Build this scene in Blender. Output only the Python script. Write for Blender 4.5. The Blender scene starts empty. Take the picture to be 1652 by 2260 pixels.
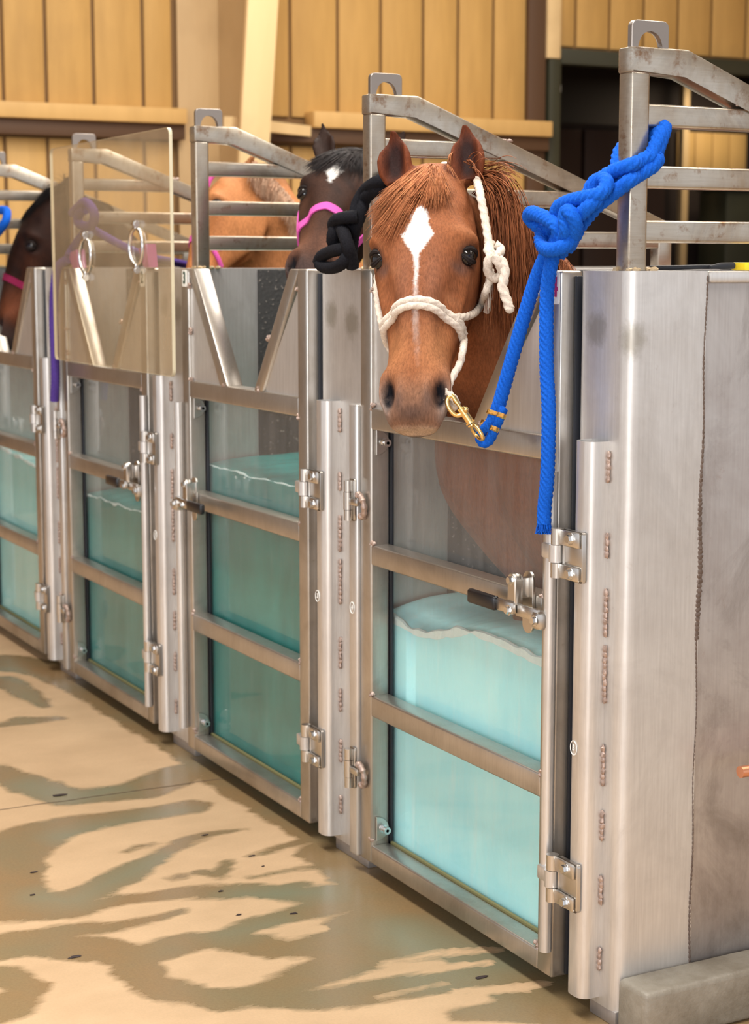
import bpy, bmesh, math, random
import numpy as np
from mathutils import Vector, Matrix, noise
from mathutils.bvhtree import BVHTree
from mathutils.geometry import tessellate_polygon
random.seed(7); rng = np.random.default_rng(7)
C = bpy.context.scene.collection
scene = bpy.context.scene
# ------------------------------------------------------------------ camera
CAM = Vector((3.689, -1.907, 1.473)); YAW = math.radians(27.8); PIT = math.radians(7.993); FPX = 3900.0
D = Vector((-math.cos(YAW)*math.cos(PIT), math.sin(YAW)*math.cos(PIT), -math.sin(PIT)))
R_ = D.cross(Vector((0, 0, 1))).normalized(); U_ = R_.cross(D)
cam = bpy.data.cameras.new('camera'); cam_o = bpy.data.objects.new('camera', cam); C.objects.link(cam_o)
cam_o.matrix_world = Matrix((( R_.x, U_.x, -D.x, CAM.x), (R_.y, U_.y, -D.y, CAM.y), (R_.z, U_.z, -D.z, CAM.z), (0, 0, 0, 1)))
cam.sensor_fit = 'HORIZONTAL'; cam.sensor_width = 24.0; cam.lens = FPX*24.0/1652.0
cam.clip_start = 0.05; cam.clip_end = 100
cam.dof.use_dof = True; cam.dof.focus_distance = 3.55; cam.dof.aperture_fstop = 5.0
scene.camera = cam_o
# ------------------------------------------------------------------ exposure, world, lights
scene.view_settings.view_transform = 'Standard'; scene.view_settings.look = 'None'
scene.view_settings.gamma = 1.0; scene.view_settings.use_curve_mapping = False
scene.view_settings.exposure = 0.42
w = bpy.data.worlds.new('world'); scene.world = w; w.use_nodes = True
w.node_tree.nodes['Background'].inputs[0].default_value = (0.90, 0.93, 1.0, 1)
w.node_tree.nodes['Background'].inputs[1].default_value = 0.80
def area(name, loc, rot, sx, sy, power, col):
    l = bpy.data.lights.new(name, 'AREA'); l.shape = 'RECTANGLE'; l.size = sx; l.size_y = sy; l.energy = power; l.color = col
    o = bpy.data.objects.new(name, l); o.location = loc; o.rotation_euler = [math.radians(a) for a in rot]; C.objects.link(o); return o
area('ceiling_lamp', (1.0, -1.2, 4.6), (0, 0, 0), 5.0, 0.8, 190, (1.0, 0.96, 0.90))
area('ceiling_lamp', (-2.5, 1.6, 4.6), (0, 0, 0), 3.0, 0.8, 120, (1.0, 0.95, 0.87))
area('ceiling_lamp', (-4.3, 3.2, 4.6), (0, 0, 0), 1.2, 4.0, 75, (1.0, 0.90, 0.76))
area('edge_highlight_fill', (7.6, -6.6, 2.6), (78, 0, 43), 2.6, 3.4, 230, (0.97, 0.98, 1.0))  # unseen area light, added for edge highlights and eye catchlights
area('board_fill_light', (-8.7, 8.3, 3.1), (0, 0, 0), 0.5, 0.5, 14, (1.0, 0.85, 0.6))  # fill light added to brighten the yellow boards, no known source
area('ceiling_lamp', (1.0, 2.2, 4.6), (0, 0, 0), 4.0, 0.8, 110, (1.0, 0.95, 0.88))

def pray(x, y):
    return (D + R_*((x-826.0)/FPX) - U_*((y-1130.0)/FPX))
def at(x, y, Y):
    v = pray(x, y); return CAM + v*((Y-CAM.y)/v.y)
def atx(x, y, X):
    v = pray(x, y); return CAM + v*((X-CAM.x)/v.x)
def atz(x, y, Z=0.0):
    v = pray(x, y); return CAM + v*((Z-CAM.z)/v.z)
def atd(x, y, dep):
    return CAM + pray(x, y)*dep
# ------------------------------------------------------------------ object helpers
def link(o, parent=None):
    C.objects.link(o)
    if parent: o.parent = parent
    return o
def tag(o, label=None, cat=None, group=None, kind=None):
    if label: o['label'] = label
    if cat: o['category'] = cat
    if group: o['group'] = group
    if kind: o['kind'] = kind
    return o
def thing(name, label, cat, loc=(0, 0, 0), group=None):
    o = bpy.data.objects.new(name, None); o.location = loc; o.empty_display_size = 0.1; C.objects.link(o)
    return tag(o, label, cat, group)
def obj(name, bm, mat, parent=None, smooth=True, ang=40):
    """bm in world coordinates; the parent's location is taken off the vertices"""
    me = bpy.data.meshes.new(name)
    bmesh.ops.recalc_face_normals(bm, faces=bm.faces)
    bm.to_mesh(me); bm.free()
    if parent is not None:
        off = Vector((0, 0, 0)); q = parent
        while q: off += q.location; q = q.parent
        me.transform(Matrix.Translation(-off))
    if smooth:
        me.shade_smooth()
        me.set_sharp_from_angle(angle=math.radians(ang))
    for m in (mat if isinstance(mat, (list, tuple)) else [mat]): me.materials.append(m)
    return link(bpy.data.objects.new(name, me), parent)
def box(bm, x0, x1, y0, y1, z0, z1, bev=0.003, seg=2):
    r = bmesh.ops.create_cube(bm, size=1.0)
    for v in r['verts']:
        v.co = Vector(((x0+x1)/2+v.co.x*(x1-x0), (y0+y1)/2+v.co.y*(y1-y0), (z0+z1)/2+v.co.z*(z1-z0)))
    if bev > 0:
        es = list({e for v in r['verts'] for e in v.link_edges})
        bmesh.ops.bevel(bm, geom=es, offset=bev, segments=seg, affect='EDGES', profile=0.5)
def prism(bm, pts, axis, a, b, bev=0.0, seg=2):
    """polygon pts (2D) in the plane normal to axis, extruded a..b"""
    def P3(p, t):
        if axis == 'y': return Vector((p[0], t, p[1]))
        if axis == 'x': return Vector((t, p[0], p[1]))
        return Vector((p[0], p[1], t))
    A = [bm.verts.new(P3(p, a)) for p in pts]; B = [bm.verts.new(P3(p, b)) for p in pts]
    fs = [bm.faces.new(A), bm.faces.new(B[::-1])]
    n = len(pts)
    for i in range(n): fs.append(bm.faces.new((A[i], B[i], B[(i+1) % n], A[(i+1) % n])))
    if bev > 0:
        es = list({e for f in fs for e in f.edges})
        bmesh.ops.bevel(bm, geom=es, offset=bev, segments=seg, affect='EDGES', profile=0.5)
def cyl(bm, p0, p1, r0, r1=None, n=16, cap=True):
    p0 = Vector(p0); p1 = Vector(p1); r1 = r0 if r1 is None else r1
    t = (p1-p0).normalized(); a = t.orthogonal().normalized(); b = t.cross(a)
    A = [bm.verts.new(p0+(a*math.cos(k*2*math.pi/n)+b*math.sin(k*2*math.pi/n))*r0) for k in range(n)]
    B = [bm.verts.new(p1+(a*math.cos(k*2*math.pi/n)+b*math.sin(k*2*math.pi/n))*r1) for k in range(n)]
    for k in range(n): bm.faces.new((A[k], A[(k+1) % n], B[(k+1) % n], B[k]))
    if cap: bm.faces.new(A[::-1]); bm.faces.new(B)
def hexbolt(bm, p, n_, r=0.008, h=0.006):
    p = Vector(p); n_ = Vector(n_).normalized()
    cyl(bm, p, p+n_*0.0015, r*1.35, r*1.35, 16)
    cyl(bm, p+n_*0.0015, p+n_*h, r, r*0.94, 6)
def blob(bm, c, sx, sy, sz, nz=0.25, seed=0, u=10, v=7):
    r = bmesh.ops.create_uvsphere(bm, u_segments=u, v_segments=v, radius=1.0)
    for q in r['verts']:
        k = 1+nz*noise.noise(q.co*2.3+Vector((seed, seed*.7, 0)))
        q.co = Vector((c[0]+q.co.x*sx*k, c[1]+q.co.y*sy*k, c[2]+q.co.z*sz*k))
def catmull(pts, step):
    P = [Vector(p) for p in pts]; P = [P[0]*2-P[1]]+P+[P[-1]*2-P[-2]]; out = []
    for i in range(1, len(P)-2):
        p0, p1, p2, p3 = P[i-1:i+3]; n = max(2, int((p2-p1).length/step))
        for k in range(n):
            t = k/n
            out.append(0.5*((2*p1)+(p2-p0)*t+(2*p0-5*p1+4*p2-p3)*t*t+(3*p1-p0-3*p2+p3)*t**3))
    out.append(P[-2]); return out
def tube(bm, path, rad, n=8, fn=None, cap=True, flat=None):
    """path: list of points; rad: number or list; fn(theta, s)->radius factor; flat=(normal, width, thick) gives a strap"""
    m = len(path); rings = []; s = 0.0; t0 = (path[1]-path[0]).normalized(); a = t0.orthogonal().normalized()
    for i, p in enumerate(path):
        t = (path[min(i+1, m-1)]-path[max(i-1, 0)]).normalized()
        a = (a-t*a.dot(t)); a = a.normalized() if a.length > 1e-6 else t.orthogonal().normalized()
        b = t.cross(a)
        if i: s += (p-path[i-1]).length
        r = rad[i] if isinstance(rad, (list, tuple)) else rad
        ring = []
        for k in range(n):
            th = 2*math.pi*k/n; f = fn(th, s) if fn else 1.0
            ring.append(bm.verts.new(p+(a*math.cos(th)+b*math.sin(th))*(r*f)))
        rings.append(ring)
    for i in range(m-1):
        for k in range(n): bm.faces.new((rings[i][k], rings[i][(k+1) % n], rings[i+1][(k+1) % n], rings[i+1][k]))
    if cap: bm.faces.new(rings[0][::-1]); bm.faces.new(rings[-1])
def braid(r, pitch=0.011, n=5, amp=0.10):
    k = 2*math.pi/pitch
    return lambda th, s: 1+amp*math.cos(n*th+k*s)*(.75+.25*math.cos(n*th-k*s))
def twist(pitch=0.05, amp=0.16, n=3):
    k = 2*math.pi/pitch
    return lambda th, s: 1-amp+2*amp*abs(math.cos((n*th+k*s)/2))
def rope(bm, pts, r, fn, step=0.0035, n=20):
    tube(bm, catmull(pts, step), r, n, fn)
def strap(bm, path, nrm, wid, th):
    """flat band along path, lying against surface normals nrm"""
    m = len(path); rings = []
    for i, p in enumerate(path):
        t = (path[min(i+1, m-1)]-path[max(i-1, 0)]).normalized(); nn = (nrm[i]-t*nrm[i].dot(t)).normalized(); b = t.cross(nn)
        rings.append([bm.verts.new(p+b*wid/2*sx+nn*th/2*sy) for sx, sy in ((-1, -1), (-1, 1), (1, 1), (1, -1))])
    for i in range(m-1):
        for k in range(4): bm.faces.new((rings[i][k], rings[i][(k+1) % 4], rings[i+1][(k+1) % 4], rings[i+1][k]))
    bm.faces.new(rings[0][::-1]); bm.faces.new(rings[-1])
def text_bm(txt, size, M, ext=0.0006):
    cu = bpy.data.curves.new('t', 'FONT'); cu.body = txt; cu.size = size; cu.extrude = ext; cu.offset = size*.028; cu.align_x = 'CENTER'; cu.align_y = 'CENTER'
    o = bpy.data.objects.new('t', cu); C.objects.link(o)
    me = bpy.data.meshes.new_from_object(o.evaluated_get(bpy.context.evaluated_depsgraph_get()))
    bpy.data.objects.remove(o); me.transform(M); bm = bmesh.new(); bm.from_mesh(me); bpy.data.meshes.remove(me); return bm
# ------------------------------------------------------------------ materials
class NT:
    def __init__(s, name):
        s.m = bpy.data.materials.new(name); s.m.use_nodes = True; s.t = s.m.node_tree; s.t.nodes.clear()
        s.out = s.n('ShaderNodeOutputMaterial')
    def n(s, ty, **kw):
        nd = s.t.nodes.new(ty)
        for k, v in kw.items():
            if k.startswith('i_'): 
                key = k[2:].replace('_', ' '); nd.inputs[int(key) if key.isdigit() else key].default_value = v
            else: setattr(nd, k, v)
        return nd
    def l(s, a, b): s.t.links.new(a, b)
    def coord(s, scale=(1, 1, 1), kind='Object', rot=(0, 0, 0)):
        tc = s.n('ShaderNodeTexCoord'); mp = s.n('ShaderNodeMapping'); mp.inputs['Scale'].default_value = scale; mp.inputs['Rotation'].default_value = rot
        s.l(tc.outputs[kind], mp.inputs[0]); return mp.outputs[0]
    def noise(s, co, scale, detail=4, rough=0.6, dist=0.0):
        nn = s.n('ShaderNodeTexNoise'); nn.inputs['Scale'].default_value = scale; nn.inputs['Detail'].default_value = detail
        nn.inputs['Roughness'].default_value = rough; nn.inputs['Distortion'].default_value = dist
        if co is not None: s.l(co, nn.inputs['Vector'])
        return nn.outputs['Fac']
    def ramp(s, fac, stops):
        r = s.n('ShaderNodeValToRGB'); e = r.color_ramp.elements
        while len(e) < len(stops): e.new(0.5)
        for i, (p, c) in enumerate(stops): e[i].position = p; e[i].color = (c, c, c, 1) if isinstance(c, (int, float)) else (*c, 1)
        s.l(fac, r.inputs[0]); return r.outputs[0]
    def mix(s, fac, a, b, mode='MIX'):
        m = s.n('ShaderNodeMix'); m.data_type = 'RGBA'; m.blend_type = mode
        for idx, v in ((0, fac), (6, a), (7, b)):
            if hasattr(v, 'links') or hasattr(v, 'is_linked'): s.l(v, m.inputs[idx])
            else: m.inputs[idx].default_value = v if idx == 0 else (*v, 1)
        return m.outputs[2]
    def bump(s, h, strength, dist=0.01):
        b = s.n('ShaderNodeBump'); b.inputs['Strength'].default_value = strength; b.inputs['Distance'].default_value = dist
        s.l(h, b.inputs['Height']); return b.outputs[0]
    def pbr(s, col=None, rough=0.5, metal=0.0, nrm=None, **kw):
        p = s.n('ShaderNodeBsdfPrincipled')
        for key, v in (('Base Color', col), ('Roughness', rough), ('Metallic', metal), ('Normal', nrm)):
            if v is None: continue
            if hasattr(v, 'is_linked'): s.l(v, p.inputs[key])
            else: p.inputs[key].default_value = (*v, 1) if key == 'Base Color' else v
        for k, v in kw.items():
            key = k.replace('_', ' '); p.inputs[key].default_value = (*v, 1) if isinstance(v, tuple) and len(p.inputs[key].default_value) == 4 else v
        s.l(p.outputs[0], s.out.inputs[0]); return p
def plain(name, col, rough=0.5, metal=0.0, **kw):
    t = NT(name); t.pbr(col, rough, metal, **kw); return t.m
def steel(name, c1, c2, rust=0.5, rlo=0.28, rhi=0.5, metal=0.72, grain=(40, 40, 2.0), rt=(.66, .78), stain=0.0, smudges=()):
    t = NT(name); co = t.coord()
    big = t.noise(co, 3.5, 5, 0.65, 0.6); fine = t.noise(t.coord(grain), 6.0, 3, 0.6); spot = t.noise(co, 22, 6, 0.7)
    base = t.mix(t.ramp(big, [(0.35, 0.0), (0.7, 1.0)]), c1, c2)
    base = t.mix(t.ramp(fine, [(0.3, 0.16), (0.7, 0.0)]), base, (0.16, 0.13, 0.11))
    if stain:   # old water marks
        base = t.mix(t.ramp(t.noise(t.coord((1, 1, .7)), 4.5, 7, 0.7, 1.2), [(0.50, 0.0), (0.72, stain)]), base, (0.17, 0.145, 0.125))
    for c_, r_ in smudges:
        ds = t.n('ShaderNodeVectorMath', operation='DISTANCE'); t.l(t.coord(), ds.inputs[0]); ds.inputs[1].default_value = c_
        ad = t.n('ShaderNodeMath', operation='MULTIPLY_ADD'); t.l(t.noise(co, 40, 5, .7), ad.inputs[0]); ad.inputs[1].default_value = r_*1.2; t.l(ds.outputs['Value'], ad.inputs[2])
        mr_ = t.n('ShaderNodeMapRange'); t.l(ad.outputs[0], mr_.inputs[0]); mr_.inputs['From Min'].default_value = r_*1.75; mr_.inputs['From Max'].default_value = r_*1.15; mr_.inputs['To Min'].default_value = 0; mr_.inputs['To Max'].default_value = .55
        base = t.mix(mr_.outputs[0], base, (0.24, 0.21, 0.15))
    rf = t.ramp(spot, [(rt[0], 0.0), (rt[1], rust)])
    base = t.mix(rf, base, (0.22, 0.11, 0.05))
    r = t.n('ShaderNodeMapRange'); r.inputs['To Min'].default_value = rlo; r.inputs['To Max'].default_value = rhi
    t.l(big, r.inputs[0])
    t.pbr(base, r.outputs[0], metal, t.bump(fine, 0.10, 0.002)); return t.m
M = {}
M['steel'] = steel('steel_tube', (0.56, 0.53, 0.49), (0.43, 0.38, 0.32), 0.5, 0.25, 0.42, metal=.86, stain=.3)
M['sheet'] = steel('steel_sheet', (0.70, 0.685, 0.665), (0.58, 0.555, 0.53), 0.25, 0.34, 0.5, grain=(30, 30, 1.2))
M['sheet_dark'] = steel('steel_sheet_worn', (0.48, 0.45, 0.43), (0.34, 0.30, 0.28), 0.4, 0.38, 0.55, grain=(30, 30, 1.2), stain=.6)
M['sheet_smudged'] = steel('steel_sheet_smudged', (0.70, 0.685, 0.665), (0.58, 0.555, 0.53), 0.25, 0.34, 0.5, grain=(30, 30, 1.2), stain=.18, smudges=(((-.083, -.002, 1.35), .035), ((.030, -.002, 1.335), .04)))
M['guard'] = steel('steel_guard', (0.72, 0.70, 0.68), (0.60, 0.575, 0.55), 0.15, 0.28, 0.42)
M['rail'] = steel('steel_rail', (0.56, 0.52, 0.45), (0.38, 0.29, 0.20), 0.9, 0.20, 0.40, metal=.88, rt=(.55, .70), stain=.55, grain=(8, 2, 40))
M['hinge'] = plain('hinge_steel', (0.60, 0.57, 0.53), 0.3, 1.0)
M['bolt'] = plain('bolt_zinc', (0.72, 0.72, 0.72), 0.22, 1.0)
def weldmat():
    t = NT('weld'); co = t.coord(); f = t.noise(co, 120, 4, 0.7)
    t.pbr(t.mix(f, (0.30, 0.20, 0.15), (0.62, 0.50, 0.45)), 0.45, 0.7, t.bump(f, 0.6, 0.003)); return t.m
M['weld'] = weldmat()
M['rubber'] = plain('black_rubber', (0.012, 0.014, 0.02), 0.5)
M['grip'] = plain('black_grip', (0.01, 0.01, 0.012), 0.3)
M['brass'] = plain('brass', (0.80, 0.56, 0.22), 0.26, 1.0)
M['sticker'] = plain('sticker_white', (0.85, 0.87, 0.84), 0.4)
M['digit'] = plain('digit_green', (0.01, 0.05, 0.03), 0.5)
M['digit_m'] = plain('digit_magenta', (0.45, 0.02, 0.18), 0.5)
M['digit_k'] = plain('digit_black', (0.02, 0.01, 0.02), 0.5)
M['chalk'] = plain('paint_marker_white', (0.85, 0.85, 0.82), 0.8)
def matmat():
    t = NT('rubber_mat'); f = t.noise(t.coord(), 90, 2, 0.5)
    t.pbr(t.mix(t.ramp(f, [(0.66, 0.0), (0.70, 1.0)]), (0.02, 0.019, 0.018), (0.16, 0.14, 0.12)), 0.6, 0, t.bump(f, 0.4, 0.004)); return t.m
M['mat'] = matmat()
def glassmat(name, haze, hz_col, tint, streak=0.25, ior=1.27, fog=None):
    t = NT(name); co = t.coord((14, 14, 1.6)); f = t.noise(co, 3.0, 5, 0.7); sp = t.noise(t.coord(), 240, 2, 0.5)
    big = t.noise(t.coord((1.4, 1, 1)), 2.2, 3, 0.6)
    tr = t.n('ShaderNodeBsdfTransparent'); tr.inputs[0].default_value = (*tint, 1)
    di = t.n('ShaderNodeBsdfDiffuse'); di.inputs[0].default_value = (*hz_col, 1)
    gl = t.n('ShaderNodeBsdfGlossy'); gl.inputs[0].default_value = (1, 1, 1, 1); gl.inputs['Roughness'].default_value = 0.04
    a = t.n('ShaderNodeMath', operation='MULTIPLY_ADD'); t.l(t.ramp(f, [(0.38, 0.0), (0.75, 1.0)]), a.inputs[0]); a.inputs[1].default_value = streak*haze*2; 
    b = t.n('ShaderNodeMath', operation='MULTIPLY_ADD'); t.l(t.ramp(big, [(0.3, 0.0), (0.7, 1.0)]), b.inputs[0]); b.inputs[1].default_value = haze*0.7; b.inputs[2].default_value = haze*0.6
    t.l(b.outputs[0], a.inputs[2])
    c = t.n('ShaderNodeMath', operation='MULTIPLY_ADD'); t.l(t.ramp(sp, [(0.70, 0.0), (0.76, 1.0)]), c.inputs[0]); c.inputs[1].default_value = 0.18; t.l(a.outputs[0], c.inputs[2])
    if fog:   # condensation sits above the water line only
        sp_ = t.n('ShaderNodeSeparateXYZ'); t.l(t.coord(), sp_.inputs[0]); mr = t.n('ShaderNodeMapRange'); t.l(sp_.outputs[2], mr.inputs[0])
        mr.inputs['From Min'].default_value = fog[0]; mr.inputs['From Max'].default_value = fog[1]; mr.inputs['To Min'].default_value = fog[2]; mr.inputs['To Max'].default_value = 1.0
        c2 = t.n('ShaderNodeMath', operation='MULTIPLY'); t.l(c.outputs[0], c2.inputs[0]); t.l(mr.outputs[0], c2.inputs[1]); c = c2
    m1 = t.n('ShaderNodeMixShader'); t.l(c.outputs[0], m1.inputs[0]); t.l(tr.outputs[0], m1.inputs[1]); t.l(di.outputs[0], m1.inputs[2])
    fr = t.n('ShaderNodeFresnel'); fr.inputs[0].default_value = ior; ge = t.n('ShaderNodeNewGeometry')
    inv = t.n('ShaderNodeMath', operation='SUBTRACT'); inv.inputs[0].default_value = 1.0; t.l(ge.outputs['Backfacing'], inv.inputs[1])
    fm = t.n('ShaderNodeMath', operation='MULTIPLY'); t.l(fr.outputs[0], fm.inputs[0]); t.l(inv.outputs[0], fm.inputs[1])
    hm = t.n('ShaderNodeMath', operation='MULTIPLY'); t.l(c.outputs[0], hm.inputs[0]); t.l(inv.outputs[0], hm.inputs[1]); t.l(hm.outputs[0], m1.inputs[0])
    m2 = t.n('ShaderNodeMixShader'); t.l(fm.outputs[0], m2.inputs[0]); t.l(m1.outputs[0], m2.inputs[1]); t.l(gl.outputs[0], m2.inputs[2])
    t.l(m2.outputs[0], t.out.inputs[0]); return t.m
M['pane'] = glassmat('gate_pane', 0.20, (0.50, 0.48, 0.46), (0.97, 0.98, 0.97), fog=(0.55, 0.75, 0.18))
M['acrylic'] = glassmat('acrylic_sheet', 0.36, (0.56, 0.43, 0.27), (0.97, 0.95, 0.90), 0.05)
M['acrylic_edge'] = plain('acrylic_edge', (0.62, 0.56, 0.40), 0.2)
def watermat(name, c1, c2, foam):
    t = NT(name); a = t.noise(t.coord((1.5, 1, 1)), 3.2, 5, 0.6, 0.5); b = t.noise(t.coord((3, 3, 1.4)), 14, 6, 0.7); s = t.noise(t.coord((6, 6, 0.7)), 6, 4, 0.6)
    base = t.mix(t.ramp(a, [(0.3, 0.0), (0.72, 1.0)]), c1, c2)
    base = t.mix(t.ramp(b, [(0.62, 0.0), (0.85, foam)]), base, (0.8, 0.93, 0.93))
    base = t.mix(t.ramp(s, [(0.55, 0.0), (0.8, foam)]), base, (0.75, 0.9, 0.9))
    t.pbr(base, 0.25, 0, t.bump(b, 0.15, 0.01), Subsurface_Weight=0.25, Subsurface_Radius=(0.02, 0.05, 0.05), Subsurface_Scale=1.0); return t.m
M['water_light'] = watermat('milky_cyan_water', (0.40, 0.86, 0.97), (0.54, 0.95, 1.0), 0.4)
M['water_pale'] = watermat('pale_cyan_water', (0.30, 0.68, 0.68), (0.42, 0.80, 0.80), 0.2)
M['water_teal'] = watermat('teal_water', (0.016, 0.18, 0.17), (0.032, 0.29, 0.275), 0.04)
M['water_teal2'] = watermat('soft_teal_water', (0.045, 0.22, 0.21), (0.08, 0.33, 0.32), 0.06)
def foammat():
    t = NT('foam'); b = t.noise(t.coord(), 30, 6, 0.7)
    t.pbr(t.mix(b, (0.55, 0.78, 0.78), (0.92, 0.96, 0.96)), 0.4, 0, t.bump(b, 0.5, 0.01)); return t.m
M['foam'] = foammat()
def ropemat(name, col, dark):
    t = NT(name); f = t.noise(t.coord(), 300, 3, 0.7); g = t.noise(t.coord(), 30, 3, 0.6)
    t.pbr(t.mix(t.ramp(f, [(0.3, 0.0), (0.7, 1.0)]), dark, col), 0.85, 0, t.bump(f, 0.5, 0.001), Specular_IOR_Level=0.15); return t.m
M['blue_rope'] = ropemat('blue_rope', (0.008, 0.13, 0.68), (0.004, 0.07, 0.42))
M['black_rope'] = ropemat('black_rope', (0.012, 0.012, 0.016), (0.004, 0.004, 0.006))
M['white_rope'] = ropemat('white_rope', (0.78, 0.70, 0.60), (0.55, 0.46, 0.38))
M['purple_rope'] = ropemat('purple_rope', (0.10, 0.05, 0.30), (0.05, 0.03, 0.16))
M['pink'] = plain('pink_webbing', (0.62, 0.10, 0.38), 0.8, Specular_IOR_Level=0.1)
M['maroon'] = plain('maroon_webbing', (0.20, 0.014, 0.055), 0.8, Specular_IOR_Level=0.1)
M['mauve'] = plain('mauve_rubber', (0.42, 0.10, 0.30), 0.5)
def vcolmat(name, rough=0.62, bscale=260, spec=0.10, stretch=(1, 1, 0.25)):
    t = NT(name); v = t.n('ShaderNodeVertexColor'); v.layer_name = 'Col'
    f = t.noise(t.coord(stretch), bscale, 3, 0.7); g = t.noise(t.coord(), 18, 4, 0.6)
    c = t.mix(1.0, v.outputs[0], t.ramp(f, [(0.25, 0.62), (0.75, 1.28)]), 'MULTIPLY')
    c = t.mix(1.0, c, t.ramp(g, [(0.3, 0.86), (0.7, 1.10)]), 'MULTIPLY')
    t.pbr(c, rough, 0, t.bump(f, 0.55, 0.002), Specular_IOR_Level=spec); return t.m
M['coat'] = vcolmat('horse_coat')
M['hair'] = vcolmat('horse_hair', 0.6, 60, 0.10)
M['eye'] = plain('eye_dark', (0.006, 0.004, 0.004), 0.03)
M['lid'] = plain('eyelid', (0.016, 0.011, 0.010), 0.6, Specular_IOR_Level=0.15)
# ------------------------------------------------------------------ floor
def floormat():
    t = NT('concrete_floor'); v = t.n('ShaderNodeVertexColor'); v.layer_name = 'Col'
    sep = t.n('ShaderNodeSeparateColor'); t.l(v.outputs[0], sep.inputs[0])
    n1 = t.noise(t.coord((0.8, 0.3, 1)), 16, 9, 0.72, 0.3); n2 = t.noise(t.coord(), 160, 3, 0.7); n3 = t.noise(t.coord(), 2.2, 4, 0.6); n4 = t.noise(t.coord((1, 0.6, 1)), 5.0, 5, 0.65)
    a = t.n('ShaderNodeMath', operation='MULTIPLY_ADD'); t.l(n1, a.inputs[0]); a.inputs[1].default_value = 0.42; t.l(sep.outputs[0], a.inputs[2])
    wet = t.ramp(a.outputs[0], [(0.655, 0.0), (0.745, 1.0)])
    dry = t.mix(t.ramp(n4, [(0.3, 0.0), (0.7, 1.0)]), (0.64, 0.44, 0.26), (0.52, 0.35, 0.20))
    dry = t.mix(t.ramp(n2, [(0.3, 0.25), (0.6, 0.0)]), dry, (0.40, 0.28, 0.17))
    wc = t.mix(t.ramp(n3, [(0.35, 0.0), (0.65, 1.0)]), (0.30, 0.185, 0.085), (0.235, 0.185, 0.10))
    wc = t.mix(t.ramp(n2, [(0.35, 0.3), (0.6, 0.0)]), wc, (0.18, 0.12, 0.06))
    gm = t.n('ShaderNodeMath', operation='MULTIPLY'); t.l(sep.outputs[1], gm.inputs[0]); gm.inputs[1].default_value = 0.5
    wc = t.mix(gm.outputs[0], wc, (0.20, 0.23, 0.16))
    r = t.n('ShaderNodeMapRange'); t.l(wet, r.inputs[0]); r.inputs['To Min'].default_value = 0.62; r.inputs['To Max'].default_value = 0.24
    t.pbr(t.mix(wet, dry, wc), r.outputs[0], 0, t.bump(n2, 0.12, 0.003)); return t.m
M['floor'] = floormat()
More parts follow.
